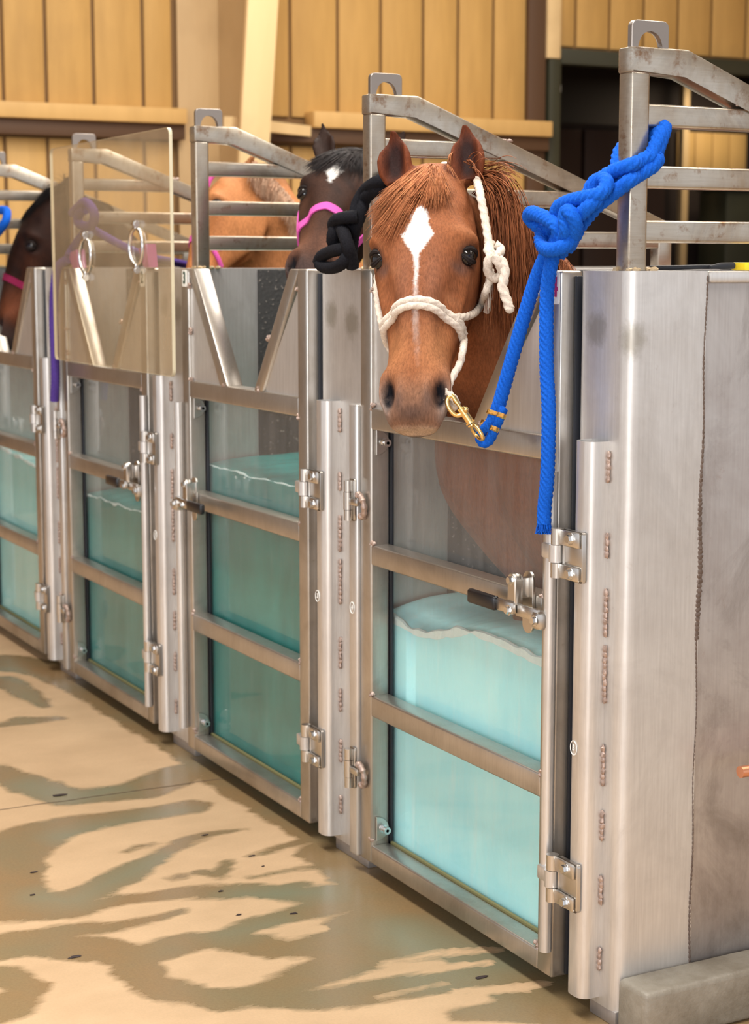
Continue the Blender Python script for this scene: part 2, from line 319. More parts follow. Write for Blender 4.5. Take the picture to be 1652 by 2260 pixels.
# wet streaks: polylines on the floor (x, y, half width)
WET = [[(x, y, w_) for (x, y, w_) in s] for s in WETPX] if 'WETPX' in globals() else []
def build_floor():
    # wet bands run out over the slab from under the gates
    def W(pts): return [(atz(x, y), hw) for x, y, hw in pts]
    bands = [W(b) for b in [
        [(0,1905,.10),(60,1850,.10),(150,1822,.07),(300,1800,.05),(420,1780,.06)],
        [(0,1700,.05),(70,1735,.07),(160,1760,.07),(300,1745,.08),(420,1700,.08),(520,1690,.05)],
        [(30,1890,.07),(20,1960,.09),(60,1990,.06),(170,1985,.05),(260,1940,.05),(330,1900,.035),(400,1860,.025),(460,1842,.02),(540,1830,.01)],
        [(0,2010,.08),(150,2010,.05),(280,1985,.03),(430,1970,.045),(560,1965,.05),(680,1975,.05),(760,1960,.03)],
        [(0,2080,.05),(120,2060,.045),(260,2045,.03),(400,2012,.012)],
        [(0,2100,.05),(60,2085,.06),(180,2090,.07),(300,2110,.06),(420,2080,.05),(480,2075,.04),(560,2040,.035),(640,2020,.04),(720,2000,.05),(820,1965,.07)],
        [(300,2120,.05),(320,2160,.05),(380,2190,.05),(500,2205,.05),(600,2185,.05),(700,2150,.06),(820,2110,.07),(950,2080,.10)],
        [(480,2075,.05),(600,2090,.06),(720,2080,.09),(860,2030,.10),(960,2040,.11),(1100,2110,.10)],
        [(0,2150,.05),(60,2185,.05),(0,2230,.06)],
        [(560,2200,.04),(700,2210,.05),(850,2180,.06),(1000,2165,.06)],
        [(550,1892,.006),(620,1870,.02),(700,1850,.03),(780,1860,.04)],
        [(550,1938,.008),(640,1920,.015),(740,1905,.03),(800,1910,.05)],
        [(0,1500,.06),(60,1530,.05),(100,1560,.02)], [(40,1590,.03),(130,1585,.02),(0,1600,.03)],
        [(0,1460,.12),(120,1480,.10),(220,1530,.09),(330,1600,.08),(420,1650,.08)],
        [(420,1650,.09),(520,1720,.09),(600,1770,.09),(700,1850,.05)],
        [(740,1880,.10),(800,1920,.10),(900,1985,.10),(1000,2040,.12),(1100,2110,.12),(1250,2200,.14),(1340,2240,.14)],
        [(1020,2240,.03),(1150,2230,.06),(1300,2240,.1),(1600,2210,.25)],
        [(440,1925,.018),(480,1930,.026),(505,1905,.018)],[(280,1880,.012),(300,1870,.016),(340,1862,.012)],
        [(380,1940,.012),(400,1935,.016)],[(640,1955,.02),(665,1950,.016)],
    ]]
    dryb = [W(b) for b in [
        [(860,2130,.035),(960,2105,.03),(1100,2095,.02)],[(840,2200,.02),(980,2170,.015)],[(420,1560,.04),(560,1600,.02)],
        [(1010,2190,.02),(1150,2180,.03),(1200,2170,.02)], [(640,2060,.05),(700,2050,.03)], [(940,2140,.02),(1080,2125,.02)],
    ]]
    green = [W(b) for b in [[(60,1735,.07),(160,1760,.07),(240,1745,.05)],[(170,1985,.06),(260,1940,.05),(350,1895,.04)],[(90,1980,.05),(150,1990,.05)],[(150,1845,.05),(240,1820,.05),(400,1790,.04)],
        [(540,1975,.05),(700,1970,.05)],[(500,2060,.04),(600,2040,.04)],[(0,1480,.05),(70,1500,.04)],[(600,1720,.08),(760,1830,.05)],[(900,2060,.08),(1080,2120,.08)]]]
    def grid(name, x0, x1, y0, y1, nx, ny, col=True):
        xs = np.linspace(x0, x1, nx); ys = np.linspace(y0, y1, ny); X, Y = np.meshgrid(xs, ys, indexing='ij')
        co = np.stack([X.ravel(), Y.ravel(), np.zeros(nx*ny)], 1)
        i = np.arange(nx-1)[:, None]*ny+np.arange(ny-1)[None, :]; i = i.ravel()
        f = np.stack([i, i+ny, i+ny+1, i+1], 1)
        me = bpy.data.meshes.new(name); me.vertices.add(len(co)); me.vertices.foreach_set('co', co.ravel())
        me.loops.add(f.size); me.loops.foreach_set('vertex_index', f.ravel().astype(np.int32))
        me.polygons.add(len(f)); me.polygons.foreach_set('loop_start', np.arange(len(f), dtype=np.int32)*4); me.update(calc_edges=True)
        def field(bs):
            out = np.full(len(co), -1.0)
            for b in bs:
                for (p, w0), (q, w1) in zip(b, b[1:]):
                    d = np.array([q.x-p.x, q.y-p.y]); L = max(1e-9, (d**2).sum())
                    tt = np.clip(((co[:, 0]-p.x)*d[0]+(co[:, 1]-p.y)*d[1])/L, 0, 1)
                    ds = np.hypot(co[:, 0]-p.x-tt*d[0], co[:, 1]-p.y-tt*d[1]); wd = w0+(w1-w0)*tt
                    out = np.maximum(out, np.clip((wd-ds)/0.05, -1, 1))
            return out
        fw = field(bands); fd = field(dryb); fg = field(green)
        # beyond the traced slab: gentle wet margin along the tanks
        val = np.where(fd > 0, np.minimum(fw, -fd*0.6), fw)
        r = 0.5+0.22*val; g = np.clip(fg*0.5+0.5, 0, 1)
        a = me.color_attributes.new('Col', 'FLOAT_COLOR', 'POINT')
        dat = np.stack([r, g, np.zeros(len(co)), np.ones(len(co))], 1); a.data.foreach_set('color', dat.ravel())
        me.materials.append(M['floor']); return me
    me = grid('floor', -6.6, 3.4, -3.4, 0.6, 900, 420)
    o = link(bpy.data.objects.new('floor', me)); tag(o, kind='structure')
    bm = bmesh.new()
    for x0, x1, y0, y1 in ((-6.6, 8, 0.6, 9.1), (-6.6, 8, -8, -3.4), (3.4, 8, -3.4, 0.6)):
        vs = [bm.verts.new(p) for p in ((x0, y0, 0), (x1, y0, 0), (x1, y1, 0), (x0, y1, 0))]; bm.faces.new(vs)
    o2 = obj('floor_surround', bm, M['floor_rest'], o, smooth=False)
M['floor_rest'] = plain('concrete_rest', (0.42, 0.31, 0.20), 0.5)
build_floor()
bm = bmesh.new(); q0, q1 = Vector((-.92, -1.6, 0)), Vector((-.89, .2, 0))
pts_ = [q0.lerp(q1, i/60)+Vector((.006*noise.noise(Vector((i*.3, 0, 0))), 0, .0006)) for i in range(61)]
vs = [(bm.verts.new(p-Vector((.0022, 0, 0))), bm.verts.new(p+Vector((.0022, 0, 0)))) for p in pts_]
for a_, b_ in zip(vs, vs[1:]): bm.faces.new((a_[0], a_[1], b_[1], b_[0]))
obj('slab_joint', bm, plain('joint_dark', (.12, .08, .05), .8), bpy.data.objects['floor'], smooth=False)
def wallmat(name, c1, c2, rough=0.6):
    t = NT(name); a = t.noise(t.coord((1, 6, 0.8)), 2.0, 5, 0.6); b = t.noise(t.coord(), 1.2, 4, 0.6); c = t.noise(t.coord((1, 20, 1)), 4, 3, 0.6)
    base = t.mix(t.ramp(a, [(0.3, 0.0), (0.7, 1.0)]), c1, c2)
    base = t.mix(t.ramp(b, [(0.55, 0.0), (0.8, 0.35)]), base, (0.26, 0.15, 0.06))
    t.pbr(base, rough); return t.m
M['wall'] = wallmat('tan_siding', (0.60, 0.36, 0.115), (0.50, 0.295, 0.09))
M['wall2'] = wallmat('tan_board', (0.66, 0.41, 0.15), (0.58, 0.355, 0.125))
M['brown'] = plain('brown_board_and_shade', (0.09, 0.045, 0.022), 0.6)  # dark upright trim, and the painted shade strips below the girts
M['column'] = wallmat('cream_steel', (0.84, 0.62, 0.33), (0.80, 0.58, 0.30))
M['web'] = wallmat('tan_web', (0.56, 0.39, 0.20), (0.52, 0.35, 0.17))
M['doorframe'] = plain('dark_green_frame', (0.035, 0.035, 0.02), 0.5)
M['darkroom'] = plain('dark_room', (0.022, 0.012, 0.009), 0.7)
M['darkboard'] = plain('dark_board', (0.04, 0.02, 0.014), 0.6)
WX = -6.5
# siding behind the tanks, opening on the right
M['seam'] = plain('seam_shade', (0.20, 0.105, 0.035), 0.7)
wl = bmesh.new()
box(wl, WX-0.12, WX-0.02, -8, 4.76, 0, 5, 0)
box(wl, WX-0.12, WX-0.02, 4.76, 9.1, 2.90, 5, 0)
wall = obj('wall_left', wl, M['seam'], smooth=False); tag(wall, kind='structure')
def sheet_panel(y0, y1, z0, z1, m='wall'):
    bm = bmesh.new(); box(bm, WX-0.02, WX, y0+0.010, y1-0.010, z0, z1, 0.008, 2)
    return obj('siding_panel', bm, M[m], wall, smooth=True)
ys = [-0.4, -0.1, 0.19, 0.48, 0.77, 1.056, 1.311, 1.60, 1.908, 2.10]
for a, b in zip(ys, ys[1:]): sheet_panel(a, b, 2.38, 5.0); sheet_panel(a, b, 0.02, 2.2)
ys2 = [2.45, 2.60, 2.875, 3.204, 3.511, 3.82, 4.08, 4.35, 4.61]
for a, b in zip(ys2, ys2[1:]): sheet_panel(a, b, 2.38, 5.0); sheet_panel(a, b, 0.02, 2.2)
ys3 = [4.84, 4.996, 5.273, 5.557, 5.85, 6.142, 6.45, 6.76, 7.1, 7.45, 7.8, 8.15, 8.5, 8.8]
for a, b in zip(ys3, ys3[1:]): sheet_panel(a, b, 2.92, 5.0)
# girts
bm = bmesh.new(); box(bm, WX, WX+0.14, -0.5, 2.13, 2.30, 2.39, 0.006); tag(obj('trim_1', bm, M['wall2']), kind='structure')
bm = bmesh.new(); box(bm, WX, WX+0.10, -0.5, 2.13, 2.21, 2.30, 0.003); tag(obj('girt_shade_2', bm, M['brown']), kind='structure')  # dark strip painted in as the shadow under the left girt
bm = bmesh.new(); box(bm, WX, WX+0.14, 2.97, 4.73, 2.31, 2.41, 0.006); tag(obj('trim_3', bm, M['wall2']), kind='structure')
bm = bmesh.new(); box(bm, WX, WX+0.10, 2.60, 4.73, 2.22, 2.31, 0.003); tag(obj('girt_shade_4', bm, M['brown']), kind='structure')  # shade beneath the right girt, put in as a dark strip
bm = bmesh.new(); box(bm, WX, WX+0.04, 4.60, 4.735, 0, 5, 0.004); tag(obj('trim_5', bm, M['brown']), kind='structure')
bm = bmesh.new(); box(bm, WX, WX+0.06, 4.735, 4.84, 2.83, 5, 0.006); tag(obj('trim_6', bm, M['column']), kind='structure')
# tapered column and knee brace
col = thing('steel_column', 'cream tapered steel column with a wide tan web, behind the second divider railing', 'column', (WX, 2.3, 0))
bm = bmesh.new(); prism(bm, [(WX+0.13, 0), (WX+0.95, 4.9), (WX+0.99, 4.9), (WX+0.17, 0)], 'y', 2.30, 2.49, 0.004); obj('flange', bm, M['column'], col)
bm = bmesh.new(); prism(bm, [(WX+0.02, 0), (WX+0.02, 4.9), (WX+0.95, 4.9), (WX+0.13, 0)], 'y', 2.385, 2.40); obj('web', bm, M['web'], col, smooth=False)
bm = bmesh.new(); box(bm, WX, WX+0.02, 2.12, 2.62, 0, 4.9, 0.003); obj('wall_flange', bm, M['web'], col)
bm = bmesh.new(); cyl(bm, (WX+0.40, 2.28, 2.30), (WX+0.08, 2.95, 2.29), 0.045, None, 4); obj('brace', bm, M['column'], col, ang=30)
# doorway
bm = bmesh.new(); box(bm, WX-0.05, WX+0.05, 4.76, 4.85, 0, 2.90, 0.004); box(bm, WX-0.05, WX+0.05, 4.85, 9.0, 2.80, 2.90, 0.004)
tag(obj('door_1', bm, M['doorframe']), kind='structure')
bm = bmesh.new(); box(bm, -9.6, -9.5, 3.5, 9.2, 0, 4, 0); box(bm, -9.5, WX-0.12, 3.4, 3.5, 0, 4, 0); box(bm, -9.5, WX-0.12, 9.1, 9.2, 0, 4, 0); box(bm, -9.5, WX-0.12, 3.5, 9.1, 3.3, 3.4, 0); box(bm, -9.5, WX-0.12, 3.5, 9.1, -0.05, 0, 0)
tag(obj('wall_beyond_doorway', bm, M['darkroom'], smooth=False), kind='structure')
bp = thing('stacked_panelling', 'dark brown panelled cabinet deep inside the shaded doorway', 'cabinet', (-8.4, 6.4, 0))
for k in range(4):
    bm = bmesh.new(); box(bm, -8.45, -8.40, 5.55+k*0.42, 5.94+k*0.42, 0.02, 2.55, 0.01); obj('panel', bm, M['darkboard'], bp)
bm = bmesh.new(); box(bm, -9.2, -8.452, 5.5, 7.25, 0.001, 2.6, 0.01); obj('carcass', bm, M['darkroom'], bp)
yp = thing('lit_panelling', 'yellow boards catching light deep in the dark doorway, at the right edge', 'panel', (-9.45, 8.5, 2.4))
for k in range(4):
    bm = bmesh.new(); box(bm, -9.49, -9.46, 8.13+k*.2, 8.32+k*.2, 2.33, 2.66, .005); obj('board', bm, M['wall2'], yp)
dp = thing('inner_post', 'pale post standing deep in the dark doorway behind the nearest railing', 'post', (-9.3, 8.1, 0))
bm = bmesh.new(); box(bm, -9.35, -9.28, 8.05, 8.12, 0, 3.2, .004); obj('shaft', bm, M['web'], dp)
tk = thing('green_bin', 'dark olive bin low in the doorway at the right edge', 'bin', (-9.1, 8.6, 0))
bm = bmesh.new(); box(bm, -9.3, -8.9, 8.25, 8.85, 0, 2.12, .03); obj('body', bm, M['doorframe'], tk)
bm = bmesh.new(); box(bm, -9.32, -8.88, 8.22, 8.87, 2.12, 2.18, .02); obj('lid', bm, M['doorframe'], tk)
sgn = thing('wall_notice', 'small white notice high on the left side of the dark doorway', 'sign', (-6.6, 4.9, 2.65))
bm = bmesh.new(); box(bm, -6.72, -6.70, 4.86, 5.02, 2.64, 2.69, 0.004); obj('plate', bm, M['sticker'], sgn)
bm = bmesh.new(); box(bm, -7, 8, -8, 9.2, 5.0, 5.1, 0); tag(obj('ceiling', bm, M['ceiling'] if 'ceiling' in M else plain('ceiling_paint', (0.55, 0.50, 0.42), 0.7), smooth=False), kind='structure')
bm = bmesh.new(); box(bm, WX, 8, 9.1, 9.2, 0, 5, 0); tag(obj('wall_back', bm, M['wall'], smooth=False), kind='structure')
PI_ = 1.127; W = 0.838; ZT = 1.46
GX = {4: 0.0, 3: -PI_, 2: -2*PI_, 1: -3*PI_}
def steelpart(name, parent, fn, mat='steel', label=None, **kw):
    bm = bmesh.new(); fn(bm); o = obj(name, bm, M[mat] if isinstance(mat, str) else mat, parent, **kw)
    if label: o['label'] = label
    return o
# ------------------------------------------------------------------ tank dividers
def guard_profile(x0, x1, yb, dep, th=0.004):
    out = []
    n = 7; r = min(dep, (x1-x0)/2)*0.75
    out.append((x0, yb))
    for k in range(n): a = math.pi+math.pi/2*k/(n-1); out.append((x0+r+r*math.cos(a), yb-dep+r+r*math.sin(a)))
    for k in range(n): a = 1.5*math.pi+math.pi/2*k/(n-1); out.append((x1-r+r*math.cos(a), yb-dep+r+r*math.sin(a)))
    out.append((x1, yb))
    inn = [(x0+th if i <= n else x1-th if i > n else x, y) for i, (x, y) in enumerate(out)]
    cx = (x0+x1)/2; inn = [(x+(th if x < cx else -th)*0.9, min(yb, y+th)) for x, y in out]
    return out, inn
def guard(bm, x0, x1, yb, dep, z0, z1):
    o_, i_ = guard_profile(x0, x1, yb, dep)
    prism(bm, o_+i_[::-1], 'z', z0, z1)
def welds(parent, x, y, zs, seed):
    for k, (z, L) in enumerate(zs):
        bm = bmesh.new(); n = max(2, int(L/0.012))
        for j in range(n): blob(bm, (x+random.uniform(-.001, .001), y, z+(j-n/2)*0.011), 0.0052, 0.004, 0.008, 0.5, seed+k*9+j, 8, 5)
        obj('weld_bead', bm, M['weld'], parent)
def divider(k, last=False):
    g = GX.get(k, -4*PI_)
    if last: lab = 'end wall block of the tanks at the right, blue rope post above it'
    else: lab = {3: 'steel tank divider with two hand smudges, left of the chestnut horse\'s gate', 2: 'steel tank divider at the right edge of the clear sheet', 1: 'steel tank divider with the purple rope hanging in front', 0: 'steel tank divider beyond the leftmost gate'}[k]
    t = thing('tank_divider', lab, 'divider', (g+1.0, 0.03, 0), 'tank dividers')
    x0 = g+W+0.012; x1 = g+PI_-0.012 if not last else 1.022
    r = 0.028
    def arc(cx, cy, a0, a1): return [(cx+r*math.cos(a0+(a1-a0)*i/7), cy+r*math.sin(a0+(a1-a0)*i/7)) for i in range(8)]
    y0 = 0.028; ye = 2.6
    def shell(bm):
        out = arc(x0+r, y0+r, math.pi, 1.5*math.pi)+arc(x1-r, y0+r, 1.5*math.pi, 2*math.pi)+[(x1, 0.205 if last else ye), (x0, 0.205 if last else ye)]
        prism(bm, out, 'z', 0.03, ZT)
    steelpart('front_sheet', t, shell, 'sheet_smudged', ang=30)
    if last:
        steelpart('side_sheet', t, lambda bm: box(bm, x0, x1-0.004, 0.2055, ye, 0.03, ZT-0.02, 0.002), 'sheet_dark')
        steelpart('top_flange', t, lambda bm: box(bm, x0-0.0, x1+0.006, 0.208, ye, ZT-0.022, ZT-0.001, 0.004), 'sheet')
        def seam(bm):
            for j in range(150):
                z = 0.06+j*0.0093
                wd = 0.004*(1+0.5*math.sin(z*9))*(1.3 if 0.75 < z < 1.3 else 0.6)
                blob(bm, (x1-0.001, 0.203+0.002*math.sin(z*23), z), 0.003, wd, 0.0065, 0.5, j, 6, 5)
        steelpart('weld_seam', t, seam, 'weldseam')
    else:
        steelpart('rubber_mat', t, lambda bm: box(bm, x1-0.001, x1+0.011, 0.245, 1.9, 0.3, ZT-0.003, 0.004), 'mat')
        steelpart('rubber_mat', t, lambda bm: box(bm, x0-0.011, x0+0.001, 0.245, 1.9, 0.3, ZT-0.003, 0.004), 'mat')
    steelpart('guard_channel', t, lambda bm: guard(bm, g+0.905, g+0.966, y0, 0.043, 0.045, 1.142), 'guard', ang=50)
    if k in (1, 3):    # square strip by the latch-free jamb of gates 2 and 4
        steelpart('guard_strip', t, lambda bm: box(bm, g+PI_-0.047, g+PI_-0.005, -0.008, y0, 0.04, 1.145, 0.006, 3), 'guard')
    welds(t, g+0.969, 0.025, [(1.10, .07), (0.95, .05), (0.82, .10), (0.70, .13), (0.52, .09), (0.40, .06), (0.27, .07), (0.13, .05)], k*50)
    steelpart('foot_plate', t, lambda bm: box(bm, g+0.93, x1-0.005, 0.03, 0.3, 0.0, 0.031, 0.003), 'sheet_dark')
    # floor painted mark
    return t
M['weldseam'] = plain('dark_seam', (0.16, 0.12, 0.10), 0.6, 0.5)
for k in (4, 3, 2, 1, 0): divider(k, k == 4)
# ------------------------------------------------------------------ railings on the dividers
def railing(xc, lab):
    t = thing('divider_railing', lab, 'railing', (xc, 0.07, ZT), 'railings on the dividers')
    a, b = xc-0.021, xc+0.021
    steelpart('post', t, lambda bm: box(bm, a, b, 0.05, 0.092, ZT-0.001, 1.822, 0.005, 3), 'rail')
    steelpart('top_rail', t, lambda bm: prism(bm, [(0.048, 1.820), (0.170, 1.820), (0.932, 1.530), (0.932, 1.574), (0.178, 1.866), (0.048, 1.866)], 'x', a-0.001, b+0.001, 0.004, 2), 'rail')
    steelpart('post', t, lambda bm: box(bm, a+.002, b-.002, 0.890, 0.932, ZT-0.001, 1.555, 0.005, 3), 'rail')
    for z1, ye in ((1.765, 0.44), (1.653, 0.72), (1.553, 0.892)):
        steelpart('rail', t, lambda bm: box(bm, a+.003, b-.003, 0.088, ye, z1-0.041, z1, 0.005, 3), 'rail')
    def lug(bm):
        y0, y1, z0, z1 = 0.058, 0.142, 1.863, 1.916; r = 0.012; cy = 0.100; R = 0.027
        out = [(y0, z0), (cy-R, z0)]+[(cy-R*math.cos(math.pi*i/12), z0+0.008+R*math.sin(math.pi*i/12)) for i in range(13)]+[(cy+R, z0), (y1, z0)]
        out += [(y1-r+r*math.cos(math.pi/2*i/4), z1-r+r*math.sin(math.pi/2*i/4)) for i in range(5)]
        out += [(y0+r-r*math.sin(math.pi/2*i/4), z1-r+r*math.cos(math.pi/2*i/4)) for i in range(5)]
        prism(bm, out, 'x', xc-0.007, xc+0.007, 0.0012, 1)
    steelpart('lifting_lug', t, lug, 'lug', ang=30)
    bm = bmesh.new()
    for (x, y) in ((a, .05), (b, .05), (b, .092)):
        for j in range(7): blob(bm, (x+random.uniform(-.012, .004)*(1 if x > xc else -1), y+random.uniform(-.002, .03), ZT+0.002), .007, .006, .005, .5, j, 6, 5)
    obj('weld_bead', bm, M['weld_y'], t)
    bm = bmesh.new()
    for j in range(6): blob(bm, (b-.004, 0.055+j*0.007, 1.8205), .004, .005, .0035, .5, j, 6, 5)
    obj('weld_bead', bm, M['weld'], t)
    bm = bmesh.new()
    for j in range(9): blob(bm, (b-.003, 0.30+j*0.017, 1.768-j*0.0002+0.004), .003, .009, .004, .5, j, 6, 5)
    obj('weld_bead', bm, M['weld'], t)
M['lug'] = plain('lug_steel', (0.34, 0.30, 0.27), 0.45, 1.0)
M['weld_y'] = plain('weld_straw', (0.55, 0.42, 0.26), 0.5, 0.6)
railing(0.964, 'nearest steel divider railing, blue rope tied round its post')
railing(-0.064, 'steel divider railing just behind the chestnut horse\'s ears')
railing(-1.146, 'steel divider railing just right of the clear sheet')
railing(-2.262, 'steel divider railing seen through the clear sheet')
railing(-3.36, 'farthest steel divider railing, at the left edge')
# ------------------------------------------------------------------ gates
def digit_sticker(t, g, x0, x1, z0, z1, txt, mat, size):
    dx = .004 if txt == '4' else 0
    def pl(bm):
        r = 0.006; pts = []
        for cx, cz, a0 in ((x1-r, z1-r, 0), (x0+r, z1-r, 90), (x0+r, z0+r, 180), (x1-r, z0+r, 270)):
            pts += [(cx+r*math.cos(math.radians(a0+22.5*i)), cz+r*math.sin(math.radians(a0+22.5*i))) for i in range(5)]
        prism(bm, pts, 'y', -0.0012, 0.0)
    s = steelpart('number_sticker', t, pl, 'sticker', 'white number sticker', smooth=False)
    Mx = Matrix.Translation(((x0+x1)/2+dx, -0.0018, (z0+z1)/2)) @ Matrix.Rotation(math.pi/2, 4, 'X')
    b = text_bm(txt, size, Mx @ Matrix.Scale(0.8, 4, (1, 0, 0)))
    obj('numeral', b, mat, s, smooth=False)
def gate(k):
    g = GX[k]; even = k % 2 == 0
    lab = {4: 'nearest steel gate with bright cyan water behind its pane, chestnut horse over it', 3: 'middle steel gate with dark teal water and an uncovered V-shaped opening',
           2: 'steel gate under the clear hanging sheet, its sticker seen through it', 1: 'leftmost steel gate cut by the photo edge, pale cyan water behind the pane'}[k]
    t = thing('stall_gate', lab, 'gate', (g, 0, 0.04), 'stall gates')
    for x0, x1 in ((0, .054), (W-.054, W)): steelpart('stile', t, lambda bm: box(bm, g+x0, g+x1, 0, .05, .04, ZT, .005, 3))
    steelpart('crossbar', t, lambda bm: box(bm, g+.052, g+W-.052, .0005, .0495, 1.090, 1.140, .005, 3))
    steelpart('rail', t, lambda bm: box(bm, g+.052, g+W-.052, .0005, .0495, .770, .818, .005, 3))
    steelpart('rail', t, lambda bm: box(bm, g+.052, g+W-.052, .0005, .0495, .404, .455, .005, 3))
    steelpart('bottom_rail', t, lambda bm: box(bm, g+.052, g+W-.052, .0005, .0495, .04, .085, .005, 3))
    L = [(.046, ZT), (.100, ZT), (.330, 1.139), (.276, 1.139)]
    steelpart('sloping_bar', t, lambda bm: prism(bm, [(g+x, z) for x, z in L], 'y', .0008, .0492, .004, 2))
    steelpart('sloping_bar', t, lambda bm: prism(bm, [(g+W-x, z) for x, z in L][::-1], 'y', .0008, .0492, .004, 2))
    P = [(.050, 1.43), (.050, 1.135), (.290, 1.135)]
    steelpart('side_plate', t, lambda bm: prism(bm, [(g+x, z) for x, z in P], 'y', .010, .014), 'sheet', smooth=False)
    steelpart('side_plate', t, lambda bm: prism(bm, [(g+W-x, z) for x, z in P][::-1], 'y', .010, .014), 'sheet', smooth=False)
    # pane and gasket
    steelpart('window_pane', t, lambda bm: box(bm, g+.03, g+W-.03, .058, .064, .06, 1.10, 0), 'pane', smooth=False)
    for xa in (.046, W-.061): steelpart('gasket', t, lambda bm: box(bm, g+xa, g+xa+.015, .0502, .0575, .06, 1.10, .001), 'rubber')
    steelpart('sill_grime', t, lambda bm: box(bm, g+.05, g+W-.05, .0502, .0575, .078, .0895, .001), 'grime', 'olive grime along the sill')
    steelpart('edge_seal', t, lambda bm: box(bm, g+W+.0005, g+W+.009, .03, .060, .045, ZT-.01, .002), 'rubber')
    # corner brackets with bolts
    for x, z, s in ((.057, 1.060, 1), (.057, .125, 1), (W-.057, .118, -1), (W-.057, 1.055, -1)):
        def half(bm):
            pts = [(0.004, z+.029), (0.020, z+.029)]+[(0.020-.030*math.sin(math.pi*i/10)*1.0, z+.029*math.cos(math.pi*i/10)) for i in range(1, 10)]+[(0.020, z-.029), (0.004, z-.029)]
            pts = [(.012+.034*math.sin(math.pi*i/12), z+.030*math.cos(math.pi*i/12)) for i in range(13)]
            prism(bm, pts, 'x', g+x-.002, g+x+.003, .001, 1)
        br = steelpart('corner_bracket', t, half, 'hinge', ang=30)
        def bo(bm):
            cyl(bm, (g+x-s*.002, .030, z), (g+x+s*.026, .030, z), .0042, None, 10)
            hexbolt(bm, (g+x+s*.003, .030, z), (s, 0, 0), .0075, .007); cyl(bm, (g+x+s*.020, .030, z), (g+x+s*.026, .030, z), .009, None, 14)
        steelpart('bolt', br, bo, 'bolt', ang=30)
    # vertical pull pipe / hinge pipe
    px = g+W-.004 if even else g-.002
    steelpart('hinge_pipe', t, lambda bm: cyl(bm, (px, -.0125, .10), (px, -.0125, 1.074), .0125, None, 20), 'guard', ang=60)
    # latch
    s = 1 if even else -1; c0 = g+(.738 if even else W-.738)
    def lp(bm):
        pts = [(c0+s*.006+.019*math.cos(a), .80+.045*(1 if math.sin(a) > 0 else -1)+.019*math.sin(a)) for a in [i*2*math.pi/20+.01 for i in range(20)]]
        prism(bm, pts, 'y', -.007, -.0005, .001, 1)
    latch = steelpart('latch', t, lp, 'hinge', 'over-centre latch', ang=30)
    steelpart('clamp_arm', latch, lambda bm: (prism(bm, [(c0-s*.004+.015*math.cos(a), (.846 if math.sin(a) > 0 else .802)+.015*math.sin(a)) for a in [i*2*math.pi/16+.01 for i in range(16)]], 'y', -.040, -.020, .002, 1), box(bm, c0-.008, c0+.010, -.0205, -.006, .81, .85, .001), box(bm, min(c0+s*.006, c0+s*.085), max(c0+s*.006, c0+s*.085), -.036, -.027, .775, .800, .002), box(bm, min(c0-s*.05, c0+s*.012), max(c0-s*.05, c0+s*.012), -.048, -.036, .778, .803, .004)), 'hinge')
    steelpart('keeper', latch, lambda bm: box(bm, min(c0+s*.066, c0+s*.100), max(c0+s*.066, c0+s*.100), -.040, -.001, .760, .796, .008), 'hinge')
    steelpart('grip', latch, lambda bm: box(bm, min(c0-s*.155, c0-s*.048), max(c0-s*.155, c0-s*.048), -.054, -.038, .776, .806, .006, 3), 'grip', 'black rubber grip')
    for q_ in ((c0-s*.004, -.040, .846), (c0+s*.084, -.040, .779), (c0, -.047, .786)): steelpart('bolt', latch, lambda bm: hexbolt(bm, q_, (0, -1, 0), .008, .008), 'bolt', ang=30)
    # right hinges on the guard channel
    gx = g+W
    for z in (.872, .220):
        def leaf(bm):
            box(bm, g+.890, g+.958, -.0215, -.0165, z, z+.098, .006, 3)
            box(bm, g+.884, g+.950, -.0285, -.0215, z+.066, z+.097, .004); box(bm, g+.884, g+.950, -.0285, -.0215, z+.001, z+.030, .004)
            cyl(bm, (g+.876, -.026, z+.066), (g+.876, -.026, z+.097), .0125, None, 18); cyl(bm, (g+.876, -.026, z+.001), (g+.876, -.026, z+.030), .0125, None, 18)
        h = steelpart('hinge', t, leaf, 'hinge', ang=35)
        steelpart('barrel', h, lambda bm: (cyl(bm, (g+.873, -.026, z+.031), (g+.873, -.026, z+.065), .0145, None, 20), box(bm, g+.825, g+.870, -.030, -.004, z+.033, z+.063, .004)), 'guard', ang=35)
        for dz in (.083, .015): steelpart('bolt', h, lambda bm: hexbolt(bm, (g+.925, -.0285, z+dz), (0, -1, 0), .0088, .009), 'bolt', ang=30)
    if even:
        for z in (.868, .213):
            h = steelpart('hinge', t, lambda bm: (box(bm, g-.030, g-.004, -.0145, -.0085, z, z+.100, .005, 3), cyl(bm, (g-.020, -.022, z+.070), (g-.020, -.022, z+.097), .0105, None, 16), cyl(bm, (g-.020, -.022, z+.001), (g-.020, -.022, z+.026), .0105, None, 16)), 'hinge', ang=35)
            steelpart('barrel', h, lambda bm: (cyl(bm, (g-.020, -.022, z+.027), (g-.020, -.022, z+.069), .0115, None, 16), box(bm, g-.020, g+.030, -.026, -.018, z+.040, z+.056, .003)), 'weldsteel', ang=35)
            def ring(bm):
                pts = [Vector((g+.020+.018*math.cos(a), -.010-.004*math.sin(a), z+.040+.026*math.sin(a))) for a in [math.radians(q) for q in range(-110, 111, 11)]]
                tube(bm, pts, .0075, 10, lambda th, s_: 1+.2*math.cos(s_*900))
            steelpart('welded_loop', h, ring, 'weld')
    # number sticker
    if k == 3: digit_sticker(t, g, g+.012, g+.048, 1.408, 1.456, '3', M['digit'], .047)
    if k == 2: digit_sticker(t, g, g+W-.046, g+W-.008, 1.404, 1.458, '2', M['digit'], .05)
    if k == 4:
        digit_sticker(t, g, g+W-.044, g+W-.004, 1.396, 1.458, '4', M['digit_m'], .052)
